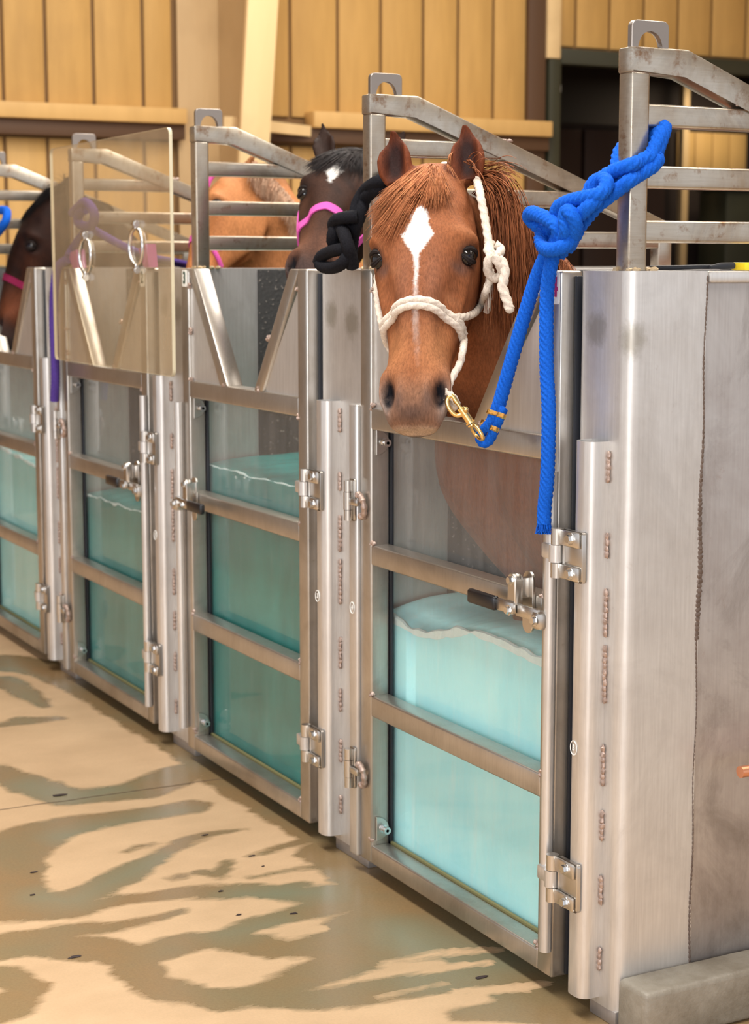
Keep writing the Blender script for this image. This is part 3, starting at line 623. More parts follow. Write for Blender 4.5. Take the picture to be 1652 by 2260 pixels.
    # weld spots at the tube joints
    js = [(.054, .818), (.054, 1.142), (.054, .455), (W-.054, .455), (W-.054, .818), (W-.054, 1.09), (.30, 1.142), (W-.30, 1.142), (.056, 1.41), (W-.056, 1.41), (W-.06, .088), (.05, .10)]
    if k == 2: js += [(.05, 1.25), (.052, 1.17), (.60, 1.29)]
    if k == 3: js += [(.055, 1.28), (.60, 1.28)]
    for i, (x, z) in enumerate(js):
        bm = bmesh.new()
        for j in range(4): blob(bm, (g+x+random.uniform(-.007, .007), .004, z+random.uniform(-.004, .008)), .006, .006, .005, .6, i*7+j, 6, 5)
        obj('weld_bead', bm, M['weld'], t)
    return t
M['weldsteel'] = M['hinge']; M['grime'] = plain('grime', (.16, .15, .06), .8)
for k in (4, 3, 2, 1): gate(k)
# circled numbers marked on the guards
def mark(x, y, z, txt, nm):
    bm = text_bm(txt, .016, Matrix.Translation((x, y, z)) @ Matrix.Rotation(math.pi/2, 4, 'X'), .0003)
    pts = [Vector((x+.011*math.cos(a), y, z+.014*math.sin(a))) for a in [i*2*math.pi/24 for i in range(25)]]
    tube(bm, pts, .0009, 5, cap=False)
    o = obj('painted_mark', bm, M['chalk'], None, smooth=False)
    return tag(o, nm, 'mark')
mark(.928, -.0160, .545, '5', 'small white circled mark on the rounded guard nearest the camera')
mark(-PI_+.925, -.0160, .655, '3', 'small white circled 3 on the rounded guard of the middle divider')
mark(-.026, -.0090, .655, '4', 'small white circled 4 on the square strip beside the chestnut horse\'s gate')
mark(-2*PI_+.925, -.0160, .655, '2', 'small white circled 2 on the rounded guard below the clear sheet')
# ------------------------------------------------------------------ kerb by the side wall
def kerb():
    t = thing('concrete_kerb', 'grey painted concrete kerb along the foot of the tank side wall', 'kerb', (1.06, 1.2, 0))
    bm = bmesh.new(); box(bm, 1.0225, 1.115, 0.028, 2.8, 0.0, 0.105, 0.012, 3)
    bmesh.ops.subdivide_edges(bm, edges=[e for e in bm.edges if abs((e.verts[0].co-e.verts[1].co).y) > 1], cuts=60, use_grid_fill=True)
    for v in bm.verts: v.co += Vector(noise.noise_vector(v.co*6))*0.004; v.co.x = max(v.co.x, 1.0225); v.co.z = max(0, v.co.z)
    obj('block', bm, M['kerb'], t)
def kerbmat():
    t = NT('kerb'); a = t.noise(t.coord(), 9, 6, 0.7); b = t.noise(t.coord(), 90, 3, 0.7)
    t.pbr(t.mix(t.ramp(a, [(0.3, 0.0), (0.65, 1.0)]), (0.15, 0.125, 0.09), (0.27, 0.245, 0.20)), 0.45, 0, t.bump(b, 0.3, 0.004)); return t.m
M['kerb'] = kerbmat(); kerb()
t = thing('copper_pipe', 'open copper pipe end in front of the side wall at the right edge', 'pipe', (1.13, 0.6, 0.5))
pA = atx(1632, 1704, 1.10); bm = bmesh.new(); tube(bm, [pA, pA+Vector((.01, .3, .0)), pA+Vector((.01, 1.2, 0))], .0115, 20); obj('tube', bm, M['copper'] if 'copper' in M else plain('copper', (0.80, 0.36, 0.20), 0.35, 0.9), t, ang=60)
bm = bmesh.new(); box(bm, 1.018, 1.115, pA.y+.42, pA.y+.45, pA.z-.02, pA.z+.02, .003); obj('bracket', bm, M['hinge'], t)
# ------------------------------------------------------------------ clear sheet hung over gate 2
t = thing('clear_sheet', 'clear acrylic sheet standing over gate 2 on two ring clamps', 'panel', (-1.64, -0.035, 1.15))
def sheet(bm):
    x0, x1, z0, z1, r = -2.19, -1.088, 1.150, 1.856, .02; pts = []
    for cx, cz, a0 in ((x1-r, z1-r, 0), (x0+r, z1-r, 90), (x0+r, z0+r, 180), (x1-r, z0+r, 270)):
        pts += [(cx+r*math.cos(math.radians(a0+22.5*i)), cz+r*math.sin(math.radians(a0+22.5*i))) for i in range(5)]
    prism(bm, pts, 'y', -.045, -.035)
sh = bmesh.new(); sheet(sh)
me_o = obj('acrylic_pane', sh, [M['acrylic'], M['acrylic_edge']], t, smooth=False)
for p in me_o.data.polygons:
    if abs(p.normal.y) < 0.5: p.material_index = 1
for nm_px in (188, 300):
    c = at(nm_px, 565 if nm_px == 188 else 545, -.05)
    pts = [c+Vector((.056*math.cos(a), 0, .056*math.sin(a))) for a in [i*2*math.pi/40 for i in range(41)]]
    bm = bmesh.new(); tube(bm, pts, .0055, 10, cap=False); cl = obj('ring_clamp', bm, M['bolt'], t, ang=60)
    for sz in (1, -1):
        bm = bmesh.new(); q = c+Vector((0, 0, sz*.064)); cyl(bm, q+Vector((-.02, -.004, .004*sz)), q+Vector((.02, -.004, .004*sz)), .0045, None, 10); box(bm, q.x-.009, q.x+.009, q.y-.008, q.y+.008, q.z-.012, q.z+.014, .002)
        hexbolt(bm, q+Vector((.014, -.004, .004*sz)), (1, 0, 0), .008, .007)
        obj('bolt', bm, M['bolt'], cl, ang=30)
def wedge(px, lab, f):
    t = thing('rubber_wedge', lab, 'wedge', at(*px[0], .0))
    bm = bmesh.new(); A = [at(x, y, .004) for x, y in px]; B = [p+Vector((0, .03, 0)) for p in A]
    va = [bm.verts.new(p) for p in A]; vb = [bm.verts.new(p) for p in B]; bm.faces.new(va); bm.faces.new(vb[::-1])
    for i in range(len(va)): bm.faces.new((va[i], vb[i], vb[(i+1) % len(va)], va[(i+1) % len(va)]))
    obj('block', bm, M['mauve'], t, smooth=False)
wedge([(150, 560), (168, 551), (172, 592), (160, 592)], 'mauve wedge behind the clear sheet, left ring clamp beside it', 0)
wedge([(305, 549), (323, 538), (328, 590), (317, 590)], 'mauve wedge on gate 2 beside the right ring clamp', 0)
# ------------------------------------------------------------------ water in the tanks
def water(k, zl, zr, mat, lab, foamw=0.03, seed=0, rough=0.012, zback=None, prof=None):
    g = GX[k]; t = thing('tank_water', lab, 'water', (g+W/2, .5, .03), 'water bodies')
    nx, ny = 90, 60; x0, x1, y0, y1 = g+.003, g+W-.003, .0655, 2.3
    def h(x, y):
        u = (x-g)/W; ed = zl+(zr-zl)*u+rough*noise.noise(Vector((x*7+seed, 3.1, 0)))+rough*.6*noise.noise(Vector((x*23+seed, 1.1, 0)))
        if prof: ed = float(np.interp(u, *prof))+.0035*noise.noise(Vector((x*30, 1, 0)))
        fr = math.exp(-((y-y0)/.10))
        zb = zback if zback is not None else (zl+zr)/2+.02
        return ed*fr+(zb+.014*noise.noise(Vector((x*5, y*3, seed)))+.004*noise.noise(Vector((x*14, y*9, seed))))*(1-fr)
    bm = bmesh.new()
    G = [[bm.verts.new((x0+(x1-x0)*i/nx, y0+(y1-y0)*(j/ny)**1.8, h(x0+(x1-x0)*i/nx, y0+(y1-y0)*(j/ny)**1.8))) for j in range(ny+1)] for i in range(nx+1)]
    for i in range(nx):
        for j in range(ny): bm.faces.new((G[i][j], G[i+1][j], G[i+1][j+1], G[i][j+1]))
    B = [bm.verts.new((G[i][0].co.x, y0, .05)) for i in range(nx+1)]
    for i in range(nx): bm.faces.new((B[i], B[i+1], G[i+1][0], G[i][0]))
    pts = [Vector((G[i][0].co.x, y0+.004, G[i][0].co.z)) for i in range(1, nx)]
    obj('water_body', bm, M[mat], t, ang=60)
    bm = bmesh.new()
    if foamw > 0:
        tube(bm, pts, [foamw*.30*(1+1.2*noise.noise(Vector((i*.13, seed, 0)))) for i in range(len(pts))], 8); 
        for v in bm.verts: v.co.y = max(v.co.y, y0-.001)
        obj('foam_line', bm, M['foam'], t)
water(4, .640, .640, 'water_light', 'bright churning cyan water under the chestnut horse with the star', .034, 3, .03, .675, ([0, .07, .15, .24, .33, .40, .5, .62, .74, .86, 1], [.640, .630, .620, .622, .638, .655, .668, .668, .660, .652, .640]))
water(3, .885, .888, 'water_teal', 'dark teal water, the highest level of the four tanks', .010, 11, .008, .905)
water(2, .668, .680, 'water_teal2', 'teal water below the clear hanging sheet', .012, 5, .010, .695)
water(1, .745, .690, 'water_pale', 'pale cyan water behind the leftmost gate', .02, 8, .01, .72)
# ------------------------------------------------------------------ horses
# head in its own frame: x towards one side, y from poll to muzzle, z out of the face
HS = [
 (-.035, [(0,-.035),(.022,-.038),(.042,-.055),(.050,-.085),(.046,-.115),(.028,-.14),(0,-.145)]),
 (.03,  [(0,.004),(.038,-.002),(.068,-.030),(.078,-.08),(.074,-.13),(.048,-.175),(0,-.19)]),
 (.09,  [(0,.028),(.048,.021),(.084,-.010),(.093,-.06),(.088,-.13),(.058,-.195),(0,-.20)]),
 (.15,  [(0,.040),(.052,.034),(.092,.006),(.104,-.045),(.093,-.13),(.064,-.215),(0,-.19)]),
 (.195, [(0,.042),(.050,.036),(.092,.008),(.110,-.040),(.098,-.12),(.066,-.225),(0,-.18)]),
 (.245, [(0,.040),(.044,.031),(.076,-.002),(.101,-.050),(.095,-.12),(.062,-.225),(0,-.175)]),
 (.30,  [(0,.034),(.036,.025),(.060,-.008),(.088,-.055),(.084,-.12),(.052,-.205),(0,-.165)]),
 (.36,  [(0,.025),(.030,.017),(.050,-.014),(.072,-.055),(.070,-.105),(.042,-.160),(0,-.15)]),
 (.42,  [(0,.016),(.030,.009),(.050,-.015),(.064,-.050),(.058,-.090),(.036,-.128),(0,-.13)]),
 (.475, [(0,.010),(.036,.005),(.060,-.014),(.068,-.044),(.056,-.080),(.033,-.112),(0,-.118)]),
 (.515, [(0,.006),(.040,.001),(.063,-.016),(.068,-.043),(.054,-.078),(.031,-.106),(0,-.113)]),
 (.545, [(0,-.002),(.038,-.006),(.057,-.021),(.061,-.045),(.050,-.076),(.029,-.100),(0,-.106)]),
 (.568, [(0,-.014),(.034,-.017),(.050,-.029),(.053,-.048),(.043,-.072),(.026,-.088),(0,-.094)]),
 (.582, [(0,-.030),(.024,-.032),(.037,-.040),(.039,-.052),(.030,-.066),(.018,-.074),(0,-.078)]),
]
def cr(P, t):
    n = len(P)-1; i = min(int(t*n), n-1); u = t*n-i
    p0 = P[max(i-1, 0)]; p1 = P[i]; p2 = P[i+1]; p3 = P[min(i+2, n)]
    return .5*((2*p1)+(p2-p0)*u+(2*p0-5*p1+4*p2-p3)*u*u+(3*p1-p0-3*p2+p3)*u**3)
def loft(bm, rings, closed_caps=True):
    V = [[bm.verts.new(p) for p in r] for r in rings]; n = len(V[0])
    for a, b in zip(V, V[1:]):
        for k in range(n): bm.faces.new((a[k], a[(k+1) % n], b[(k+1) % n], b[k]))
    if closed_caps: bm.faces.new(V[0][::-1]); bm.faces.new(V[-1])
def head_rings(H):
    st = []
    for y, pts in HS:
        full = [Vector((x, z)) for x, z in pts]; full = full+[Vector((-p.x, p.y)) for p in full[-2:0:-1]]
        m = len(full); ring = []
        for k in range(36):
            t = k/36*m; i = int(t); u = t-i
            p0, p1, p2, p3 = (full[(i+q) % m] for q in (-1, 0, 1, 2))
            q = .5*((2*p1)+(p2-p0)*u+(2*p0-5*p1+4*p2-p3)*u*u+(3*p1-p0-3*p2+p3)*u**3)
            ring.append(Vector((q.x, y, q.y)))
        st.append(ring)
    out = []
    N = 44
    for j in range(N+1):
        out.append([H @ cr([s[k] for s in st], j/N) for k in range(36)])
    return out
def ear_rings(H, base, tip, fwd, wid, th=.019):
    """solid leaf shaped ear; the hollow is pressed in after the remesh"""
    base = Vector(base); tip = Vector(tip); ax = (tip-base); f = (Vector(fwd)-ax.normalized()*Vector(fwd).dot(ax.normalized())).normalized(); s = ax.normalized().cross(f)
    out = []
    for j in range(13):
        t = j/12; wv = wid*(0.62+0.52*math.sin(math.pi*min(1, t*1.15)**0.9))*(1-t**3.2)**.55 if t < 1 else .0015
        wv = max(wv, .003); tt = max(.003, th*(1-.55*t))
        c = base+ax*t+f*(.010*math.sin(math.pi*t))
        out.append([H @ (c+s*math.cos(a)*wv+f*math.sin(a)*tt) for a in [2*math.pi*k/16 for k in range(16)]])
    return out
def ell_rings(secs, n=28):
    """secs: (centre, dorsal dir, half width, half height, power)"""
    out = []; m = len(secs); P = [Vector(s[0]) for s in secs]
    for i, s in enumerate(secs):
        t = (P[min(i+1, m-1)]-P[max(i-1, 0)]).normalized(); d = Vector(s[1]); d = (d-t*d.dot(t)).normalized(); b = t.cross(d)
        out.append((P[i], d, b, s[2], s[3]))
    fin = []
    for j in range((m-1)*5+1):
        t = j/((m-1)*5)
        p = cr([o[0] for o in out], t); d = cr([o[1] for o in out], t).normalized(); b = cr([o[2] for o in out], t).normalized()
        a_ = cr([o[3] for o in out], t); h_ = cr([o[4] for o in out], t)
        fin.append([p+b*(a_*math.cos(q)*(1-.12*max(0, math.sin(q))))+d*(h_*math.sin(q)) for q in [2*math.pi*k/n for k in range(n)]])
    return fin
def np_of(me):
    a = np.empty(len(me.vertices)*3); me.vertices.foreach_get('co', a); return a.reshape(-1, 3)
def gauss(P, c, r):
    c = np.array(c); r = np.array(r if hasattr(r, '__len__') else (r, r, r)); return np.exp(-(((P-c)/r)**2).sum(1))
def build_horse(name, label, H, ears, body, colour, vox=.0065, group=None, legs=(), eyes=True, extra=None, body_col=None):
    t = thing(name, label, 'horse', tuple(H @ Vector((0, 0.2, -.1))), group)
    bm = bmesh.new()
    loft(bm, head_rings(H))
    for e in ears: loft(bm, ear_rings(H, *e))
    loft(bm, ell_rings(body))
    for l in legs: loft(bm, ell_rings(l, 18))
    me = bpy.data.meshes.new('tmp'); bmesh.ops.recalc_face_normals(bm, faces=bm.faces); bm.to_mesh(me); bm.free()
    o = bpy.data.objects.new('tmp', me); C.objects.link(o)
    md = o.modifiers.new('r', 'REMESH'); md.mode = 'VOXEL'; md.voxel_size = vox; md.adaptivity = 0
    sm = o.modifiers.new('s', 'SMOOTH'); sm.factor = .5; sm.iterations = 5
    me2 = bpy.data.meshes.new_from_object(o.evaluated_get(bpy.context.evaluated_depsgraph_get()))
    bpy.data.objects.remove(o); bpy.data.meshes.remove(me)
    me2.name = 'body'; me2.materials.clear(); me2.materials.append(M['coat'])
    Pw = np_of(me2); Hi = np.array(H.inverted()); Hn = np.array(H)
    P = Pw @ Hi[:3, :3].T + Hi[:3, 3]
    head = (P[:, 1] > -.3) & (np.abs(P[:, 0]) < .25) & (P[:, 2] > -.28) & (P[:, 2] < .15)
    Q = P.copy(); ax = np.abs(P[:, 0]); sx = np.sign(P[:, 0]); S = np.stack([ax, P[:, 1], P[:, 2]], 1)
    out = np.zeros_like(P)
    def push(c, r, v):   # mirrored brush
        g = gauss(S, c, r)[:, None]*np.array(v)[None, :]; g[:, 0] *= sx; out[:] += g
    # brow and eye socket
    push((.083, .173, .006), (.022, .020, .026), (.009, 0, .007))
    push((.096, .178, -.012), (.022, .012, .022), (.009, 0, .004))
    push((.110, .211, -.012), (.018, .020, .022), (-.016, 0, -.006))
    push((.088, .242, .006), (.016, .018, .020), (-.006, 0, -.004))
    push((.094, .234, -.025), (.02, .008, .02), (.004, 0, .002))
    push((.075, .125, .0), (.020, .022, .02), (-.006, 0, -.005))     # hollow above the eye
    push((.078, .315, -.035), (.016, .075, .012), (.007, 0, .002))   # facial crest
    push((.058, .33, -.004), (.016, .08, .014), (-.004, 0, -.003))
    push((.098, .20, -.13), (.03, .07, .05), (.006, 0, 0))           # jaw muscle
    push((.0, .30, .035), (.016, .12, .03), (0, 0, .003))            # nasal bone
    push((.0, .50, .0), (.016, .05, .04), (0, 0, -.004))
    # nostrils
    push((.052, .482, -.010), (.016, .022, .022), (.009, 0, .008))
    push((.060, .515, -.020), (.010, .030, .020), (.008, 0, .006))
    push((.030, .520, -.002), (.012, .030, .016), (-.001, 0, .006))
    push((.050, .515, -.004), (.0115, .030, .018), (-.004, 0, -.034))
    # mouth line and chin
    push((.046, .560, -.062), (.020, .010, .014), (-.006, 0, .0))
    push((.040, .585, -.060), (.030, .006, .012), (-.005, -.004, 0))
    push((.0, .572, -.045), (.010, .02, .03), (0, -.003, -.004))
    m = head[:, None]*out
    for e in ears:   # press the hollow into the ear front
        base, tip, fwd = Vector(e[0]), Vector(e[1]), Vector(e[2]).normalized(); axv = tip-base; L = axv.length; an = axv/L
        f = (fwd-an*fwd.dot(an)).normalized(); s = an.cross(f)
        rel = P-np.array(base); tt = rel@np.array(an)/L; ff = rel@np.array(f); ss = rel@np.array(s)
        prof = np.clip(np.sin(np.pi*np.clip((tt-.02)/.93, 0, 1)), 0, 1)**.6
        g = prof*np.exp(-(ss/(e[3]*.62))**4)*sstep(ff, -.004, .010)*(np.abs(ss) < e[3]*1.2)*(tt > 0)*(tt < 1)
        m += (g*-.026)[:, None]*np.array(f)[None, :]
    P = P+m; Pw = P @ Hn[:3, :3].T + Hn[:3, 3]
    me2.vertices.foreach_set('co', Pw.ravel()); me2.update()
    S = np.stack([np.abs(P[:, 0]), P[:, 1], P[:, 2]], 1)
    col = colour(P, S, head, Pw, ears)
    a = me2.color_attributes.new('Col', 'FLOAT_COLOR', 'POINT'); a.data.foreach_set('color', np.concatenate([col, np.ones((len(col), 1))], 1).ravel())
    me2.shade_smooth(); off = Vector(t.location); me2.transform(Matrix.Translation(-off))
    b = link(bpy.data.objects.new('body', me2), t)
    bw = bmesh.new(); bw.from_mesh(me2); bw.transform(Matrix.Translation(off)); tree = BVHTree.FromBMesh(bw); bw.free()
    if eyes:
        for s in (1, -1):
            c = H @ Vector((s*.0885, .210, -.014)); bm = bmesh.new()
            bmesh.ops.create_uvsphere(bm, u_segments=28, v_segments=18, radius=.0205); bm.transform(Matrix.Translation(c)); ey = obj('eye', bm, M['eye'], t)
            # lids: two arcs hugging the ball
            R3 = H.to_3x3(); vx = (R3 @ Vector((s*.80, 0, .60))).normalized(); vy = (R3 @ Vector((0, 1, 0))).normalized(); vz = vx.cross(vy)
            bm = bmesh.new()
            for sg, k0, rr in ((-1, .62, .0058), (-1, 1.0, .0050), (1, .85, .0034), (1, 1.3, .0040)):
                pts = []
                for i in range(15):
                    a_ = math.radians(-78+156*i/14); d_ = (vx*math.cos(a_)+vz*math.sin(a_)+vy*sg*k0*math.cos(a_)**1.2).normalized(); pts.append(c+d_*.0212)
                tube(bm, pts, [rr*(.35+.65*math.sin(math.pi*i/14)) for i in range(15)], 8)
            obj('eyelid', bm, M['lid'], t)
    t['_r'] = 1; del t['_r']
    return t, tree, P
def lerp3(a, b, f): return a*(1-f)[:, None]+np.array(b)[None, :]*f[:, None]
def sstep(x, a, b): t = np.clip((x-a)/(b-a), 0, 1); return t*t*(3-2*t)
def vnoise(P, sc, seed=0):
    out = np.zeros(len(P)); r2 = np.random.default_rng(seed)
    for k in range(10):
        d = r2.normal(size=3)*sc*(1+.25*k); ph = r2.uniform(0, 6.28); out += np.sin(P@d+ph)/(1+.15*k)
    return out/5
def hero_colour(P, S, head, Pw, ears):
    n = vnoise(P, 30, 1); n2 = vnoise(P, 90, 2)
    c = np.tile(np.array((.29, .104, .043)), (len(P), 1))
    c = lerp3(c, (.19, .052, .017), np.clip(.5+.5*n, 0, 1)*.6)
    nk = 1-sstep(np.linalg.norm(P-np.array((0, .25, -.02)), axis=1), .30, .40)*1.0
    c = lerp3(c, (.17, .048, .016), (1-nk)*.65)
    c = lerp3(c, (.42, .18, .075), head*gauss(S, (.05, .42, .0), (.05, .07, .05))*.75)
    c = lerp3(c, (.36, .13, .05), head*gauss(S, (.08, .175, .0), (.03, .03, .04))*.6)
    c = lerp3(c, (.26, .12, .075), head*gauss(S, (.03, .29, .03), (.025, .09, .04))*.5)
    c = lerp3(c, (.13, .045, .020), head*gauss(S, (.037, .335, .01), (.010, .075, .03))*np.clip(.55+.5*n2, 0, 1)*.75)
    c = lerp3(c, (.15, .055, .026), head*gauss(S, (.066, .27, -.01), (.010, .05, .03))*np.clip(.6+.4*n2, 0, 1)*.6)
    c = lerp3(c, (.16, .060, .030), head*gauss(S, (.045, .11, .02), (.03, .04, .04))*np.clip(.4+.5*n2, 0, 1)*.5)
    c = lerp3(c, (.44, .20, .10), head*np.clip(vnoise(P, 45, 9)-.2, 0, 1)*.35)
    mz = head*sstep(P[:, 1]+n2*.008, .465, .535)
    c = lerp3(c, (.24, .125, .075), mz*.85)
    c = lerp3(c, (.30, .24, .21), head*gauss(S, (.060, .535, -.03), (.014, .05, .03))*.9)
    c = lerp3(c, (.075, .045, .036), head*gauss(S, (.0, .560, -.01), (.034, .022, .03))*.85)
    c = lerp3(c, (.10, .070, .062), head*gauss(S, (.030, .535, .0), (.012, .025, .03))*.6)
    c = lerp3(c, (.50, .36, .25), head*sstep(P[:, 1]-.25*(P[:, 2]+.03), .574, .586)*.8)
    c = lerp3(c, (.05, .045, .045), head*sstep(-P[:, 2], .064, .078)*sstep(P[:, 1], .545, .56)*.9)
    c = lerp3(c, (.010, .010, .014), head*np.clip(gauss(S, (.051, .517, -.016), (.0125, .030, .026))*2.6-.5, 0, 1))
    c = lerp3(c, (.030, .022, .022), head*np.clip(gauss(S, (.100, .213, -.006), (.024, .022, .030))*1.9-.15, 0, 1)*.95)
    c = lerp3(c, (.12, .075, .065), head*gauss(S, (.082, .242, .004), (.020, .012, .03))*.8)
    x = P[:, 0]+n2*.0022; y = P[:, 1]; front = head*sstep(P[:, 2], -.02, .01)
    dia = 1-(np.abs(x+.004)/.034+np.abs(y-.186)/.058)
    dia = np.maximum(dia, (1-((x+.002)/.018)**2-((y-.150)/.035)**2)*.5)
    star = sstep(dia+n2*.05, -.02, .10)
    wl = np.interp(y, [.19, .225, .25, .275, .30, .36, .42, .47], [.014, .006, .0038, .0025, .0030, .0050, .0055, .002])
    st = sstep(wl-np.abs(x+.004-np.interp(y, [.2, .3, .4, .47], [0, -.002, -.006, -.012])*-1), -.003, .002)*(y > .15)*(y < .47)
    inten = np.interp(y, [.15, .24, .29, .315, .345, .38, .42, .46], [1, .9, .75, .6, .45, .25, .2, .08])*np.where(y > .30, np.clip(.6+.8*n2, 0, 1), 1)
    c = lerp3(c, (.88, .84, .80), front*np.maximum(star, st*inten))
    # ears dark inside
    for e in ears:
        base, tip, fwd = Vector(e[0]), Vector(e[1]), Vector(e[2]).normalized(); axv = tip-base; L = axv.length; an = axv/L; f = (fwd-an*fwd.dot(an)).normalized(); s = an.cross(f)
        rel = P-np.array(base); tt = rel@np.array(an)/L; ff = rel@np.array(f); ss = rel@np.array(s)
        ins = (np.abs(ss) < e[3]*1.3)*(tt > .0)*(tt < 1.05)*(ff > -.03)*(ff < .04)
        c = lerp3(c, (.12, .028, .010), ins*.9)
        c = lerp3(c, (.014, .005, .005), ins*sstep(ff, -.016, -.004)*np.clip(1.25-(ss/(e[3]*.72))**2-((tt-.42)/.5)**2, 0, 1)*.95)
    return np.clip(c, 0, 1)
def frame(px_poll, dep_poll, px_muz, dep_muz, normal_cam, scale=1.0):
    """head frame from where the poll and the muzzle stand; normal_cam = (right, up, towards camera)"""
    A = atd(*px_poll, dep_poll); B = atd(*px_muz, dep_muz); y = (B-A).normalized()
    n = R_*normal_cam[0]+U_*normal_cam[1]-D*normal_cam[2]; n = (n-y*n.dot(y)).normalized(); x = n.cross(y)
    if x.dot(R_) < 0 and abs(x.dot(R_)) > .2: x = -x
    L = (B-A).length/.60*scale
    return Matrix(((x.x*L, y.x*L, n.x*L, A.x), (x.y*L, y.y*L, n.y*L, A.y), (x.z*L, y.z*L, n.z*L, A.z), (0, 0, 0, 1)))
# --- chestnut horse of gate 4
HH = frame((944, 368), 3.70, (905, 948), 3.47, (-.20, 0.0, 1.0))
ears4 = [((.080, .006, -.058), (.064, -.132, -.045), (-.10, .20, 1), .036), ((-.074, .004, -.058), (-.088, -.122, -.040), (-.22, .20, 1), .037)]
pl = HH @ Vector((0, .06, -.09))
body4 = [(tuple(pl), (0, .3, 1), .058, .070), (tuple(pl*.55+Vector((.41, .065, 1.50))*.45), (0, .5, 1), .066, .095), ((.400, .085, 1.450), (0, .75, .65), .080, .128),
         ((.375, .155, 1.365), (0, .8, .6), .105, .160), ((.345, .26, 1.22), (0, .75, .65), .155, .200), ((.35, .42, 1.10), (0, .2, 1), .225, .275), ((.40, .75, 1.09), (0, 0, 1), .265, .325),
         ((.41, 1.2, 1.08), (0, 0, 1), .280, .325), ((.41, 1.6, 1.11), (0, 0, 1), .260, .300), ((.41, 1.92, 1.12), (0, 0, 1), .18, .24), ((.41, 2.05, 1.10), (0, 0, 1), .06, .08)]
def legs_at(cx, s=.14, y0=.27, y1=1.72):
    L = []
    for q in (-1, 1): L.append([((cx+q*s, y0+.05, 1.10), (0, 1, 0), .09, .13), ((cx+q*s, y0, .92), (0, 1, 0), .085, .11), ((cx+q*s*.8, y0, .75), (0, 1, 0), .062, .075), ((cx+q*s*.75, y0+.01, .5), (0, 1, 0), .046, .052), ((cx+q*s*.75, y0+.01, .30), (0, 1, 0), .034, .038), ((cx+q*s*.75, y0-.01, .08), (0, 1, 0), .05, .055)])
    for q in (-1, 1): L.append([((cx+q*s, y1, 1.0), (0, 1, 0), .10, .16), ((cx+q*s, y1, .7), (0, 1, 0), .07, .09), ((cx+q*s, y1+.10, .5), (0, 1, 0), .045, .06), ((cx+q*s, y1+.06, .08), (0, 1, 0), .05, .055)])
    return L
leg4 = legs_at(.46, .12)+[[((.27, .35, 1.24), (0, 1, 0), .11, .13), ((.205, .275, 1.10), (0, 1, 0), .145, .160), ((.215, .262, .99), (0, 1, 0), .145, .152), ((.30, .275, .88), (0, 1, 0), .115, .125), ((.355, .30, .79), (0, 1, 0), .085, .095)],
        [((.43, .35, 1.24), (0, 1, 0), .11, .13), ((.475, .275, 1.10), (0, 1, 0), .145, .160), ((.480, .262, .99), (0, 1, 0), .150, .155), ((.51, .275, .88), (0, 1, 0), .120, .130), ((.545, .30, .79), (0, 1, 0), .085, .095)],
        [((.35, .36, 1.26), (0, 1, 0), .16, .15), ((.345, .30, 1.10), (0, 1, 0), .24, .150), ((.355, .29, .99), (0, 1, 0), .235, .145), ((.41, .30, .90), (0, 1, 0), .19, .12), ((.44, .33, .84), (0, 1, 0), .13, .08)]]
H4, T4, P4 = build_horse('horse', 'chestnut horse with a white star and strip and a white rope halter', HH, ears4, body4, hero_colour, .0055, 'horses', leg4)
def hit(x, y, tree, off=0.0, maxd=9):
    v = pray(x, y).normalized(); h = tree.ray_cast(CAM, v, maxd)
    if h[0] is None: return None, None
    n = h[1] if h[1].dot(v) < 0 else -h[1]
    return h[0]+n*off, n
def colour_mesh(o, cols):
    me = o.data; a = me.color_attributes.new('Col', 'FLOAT_COLOR', 'POINT'); a.data.foreach_set('color', np.concatenate([cols, np.ones((len(cols), 1))], 1).ravel())
def hairs(name, paths, r0, cols, parent, mat='hair'):
    """many tapering strands as one part"""
    V = []; F = []; CC = []
    for pi, pts in enumerate(paths):
        m = len(pts); b0 = len(V)
        for i, p in enumerate(pts):
            t = (pts[min(i+1, m-1)]-pts[max(i-1, 0)]).normalized(); a = t.orthogonal().normalized(); b = t.cross(a); r = r0*(1-.8*(i/(m-1))**1.5)
            for k in range(3): V.append(p+(a*math.cos(k*2.094)+b*math.sin(k*2.094))*r); CC.append(cols[pi])
        for i in range(m-1):
            for k in range(3): F.append((b0+i*3+k, b0+i*3+(k+1) % 3, b0+(i+1)*3+(k+1) % 3, b0+(i+1)*3+k))
    off = Vector(parent.location); me = bpy.data.meshes.new(name); me.from_pydata([v-off for v in V], [], F); me.shade_smooth(); me.materials.append(M[mat])
    o = link(bpy.data.objects.new(name, me), parent); colour_mesh(o, np.array(CC)); tag(o, kind='stuff'); return o
def strand(p, d, n, step, tree, lift, grav, target=None, wob=.2):
    """grow a hair from p, pushed out of the body"""
    pts = [p.copy()]; d = d.normalized(); ph = Vector((random.uniform(-9, 9), random.uniform(-9, 9), 0))
    for i in range(n):
        d = (d+grav*.22+Vector(noise.noise_vector(p*9+ph))*wob*.25).normalized(); p = p+d*step
        q, nn, _, dist = tree.find_nearest(p)
        if q is not None:
            sd = (p-q).dot(nn)
            if sd < lift and dist < .06: p = q+nn*lift; d = (d-nn*min(0, d.dot(nn))).normalized()
        pts.append(p.copy())
    return pts
DOWN = Vector((0, 0, -1))
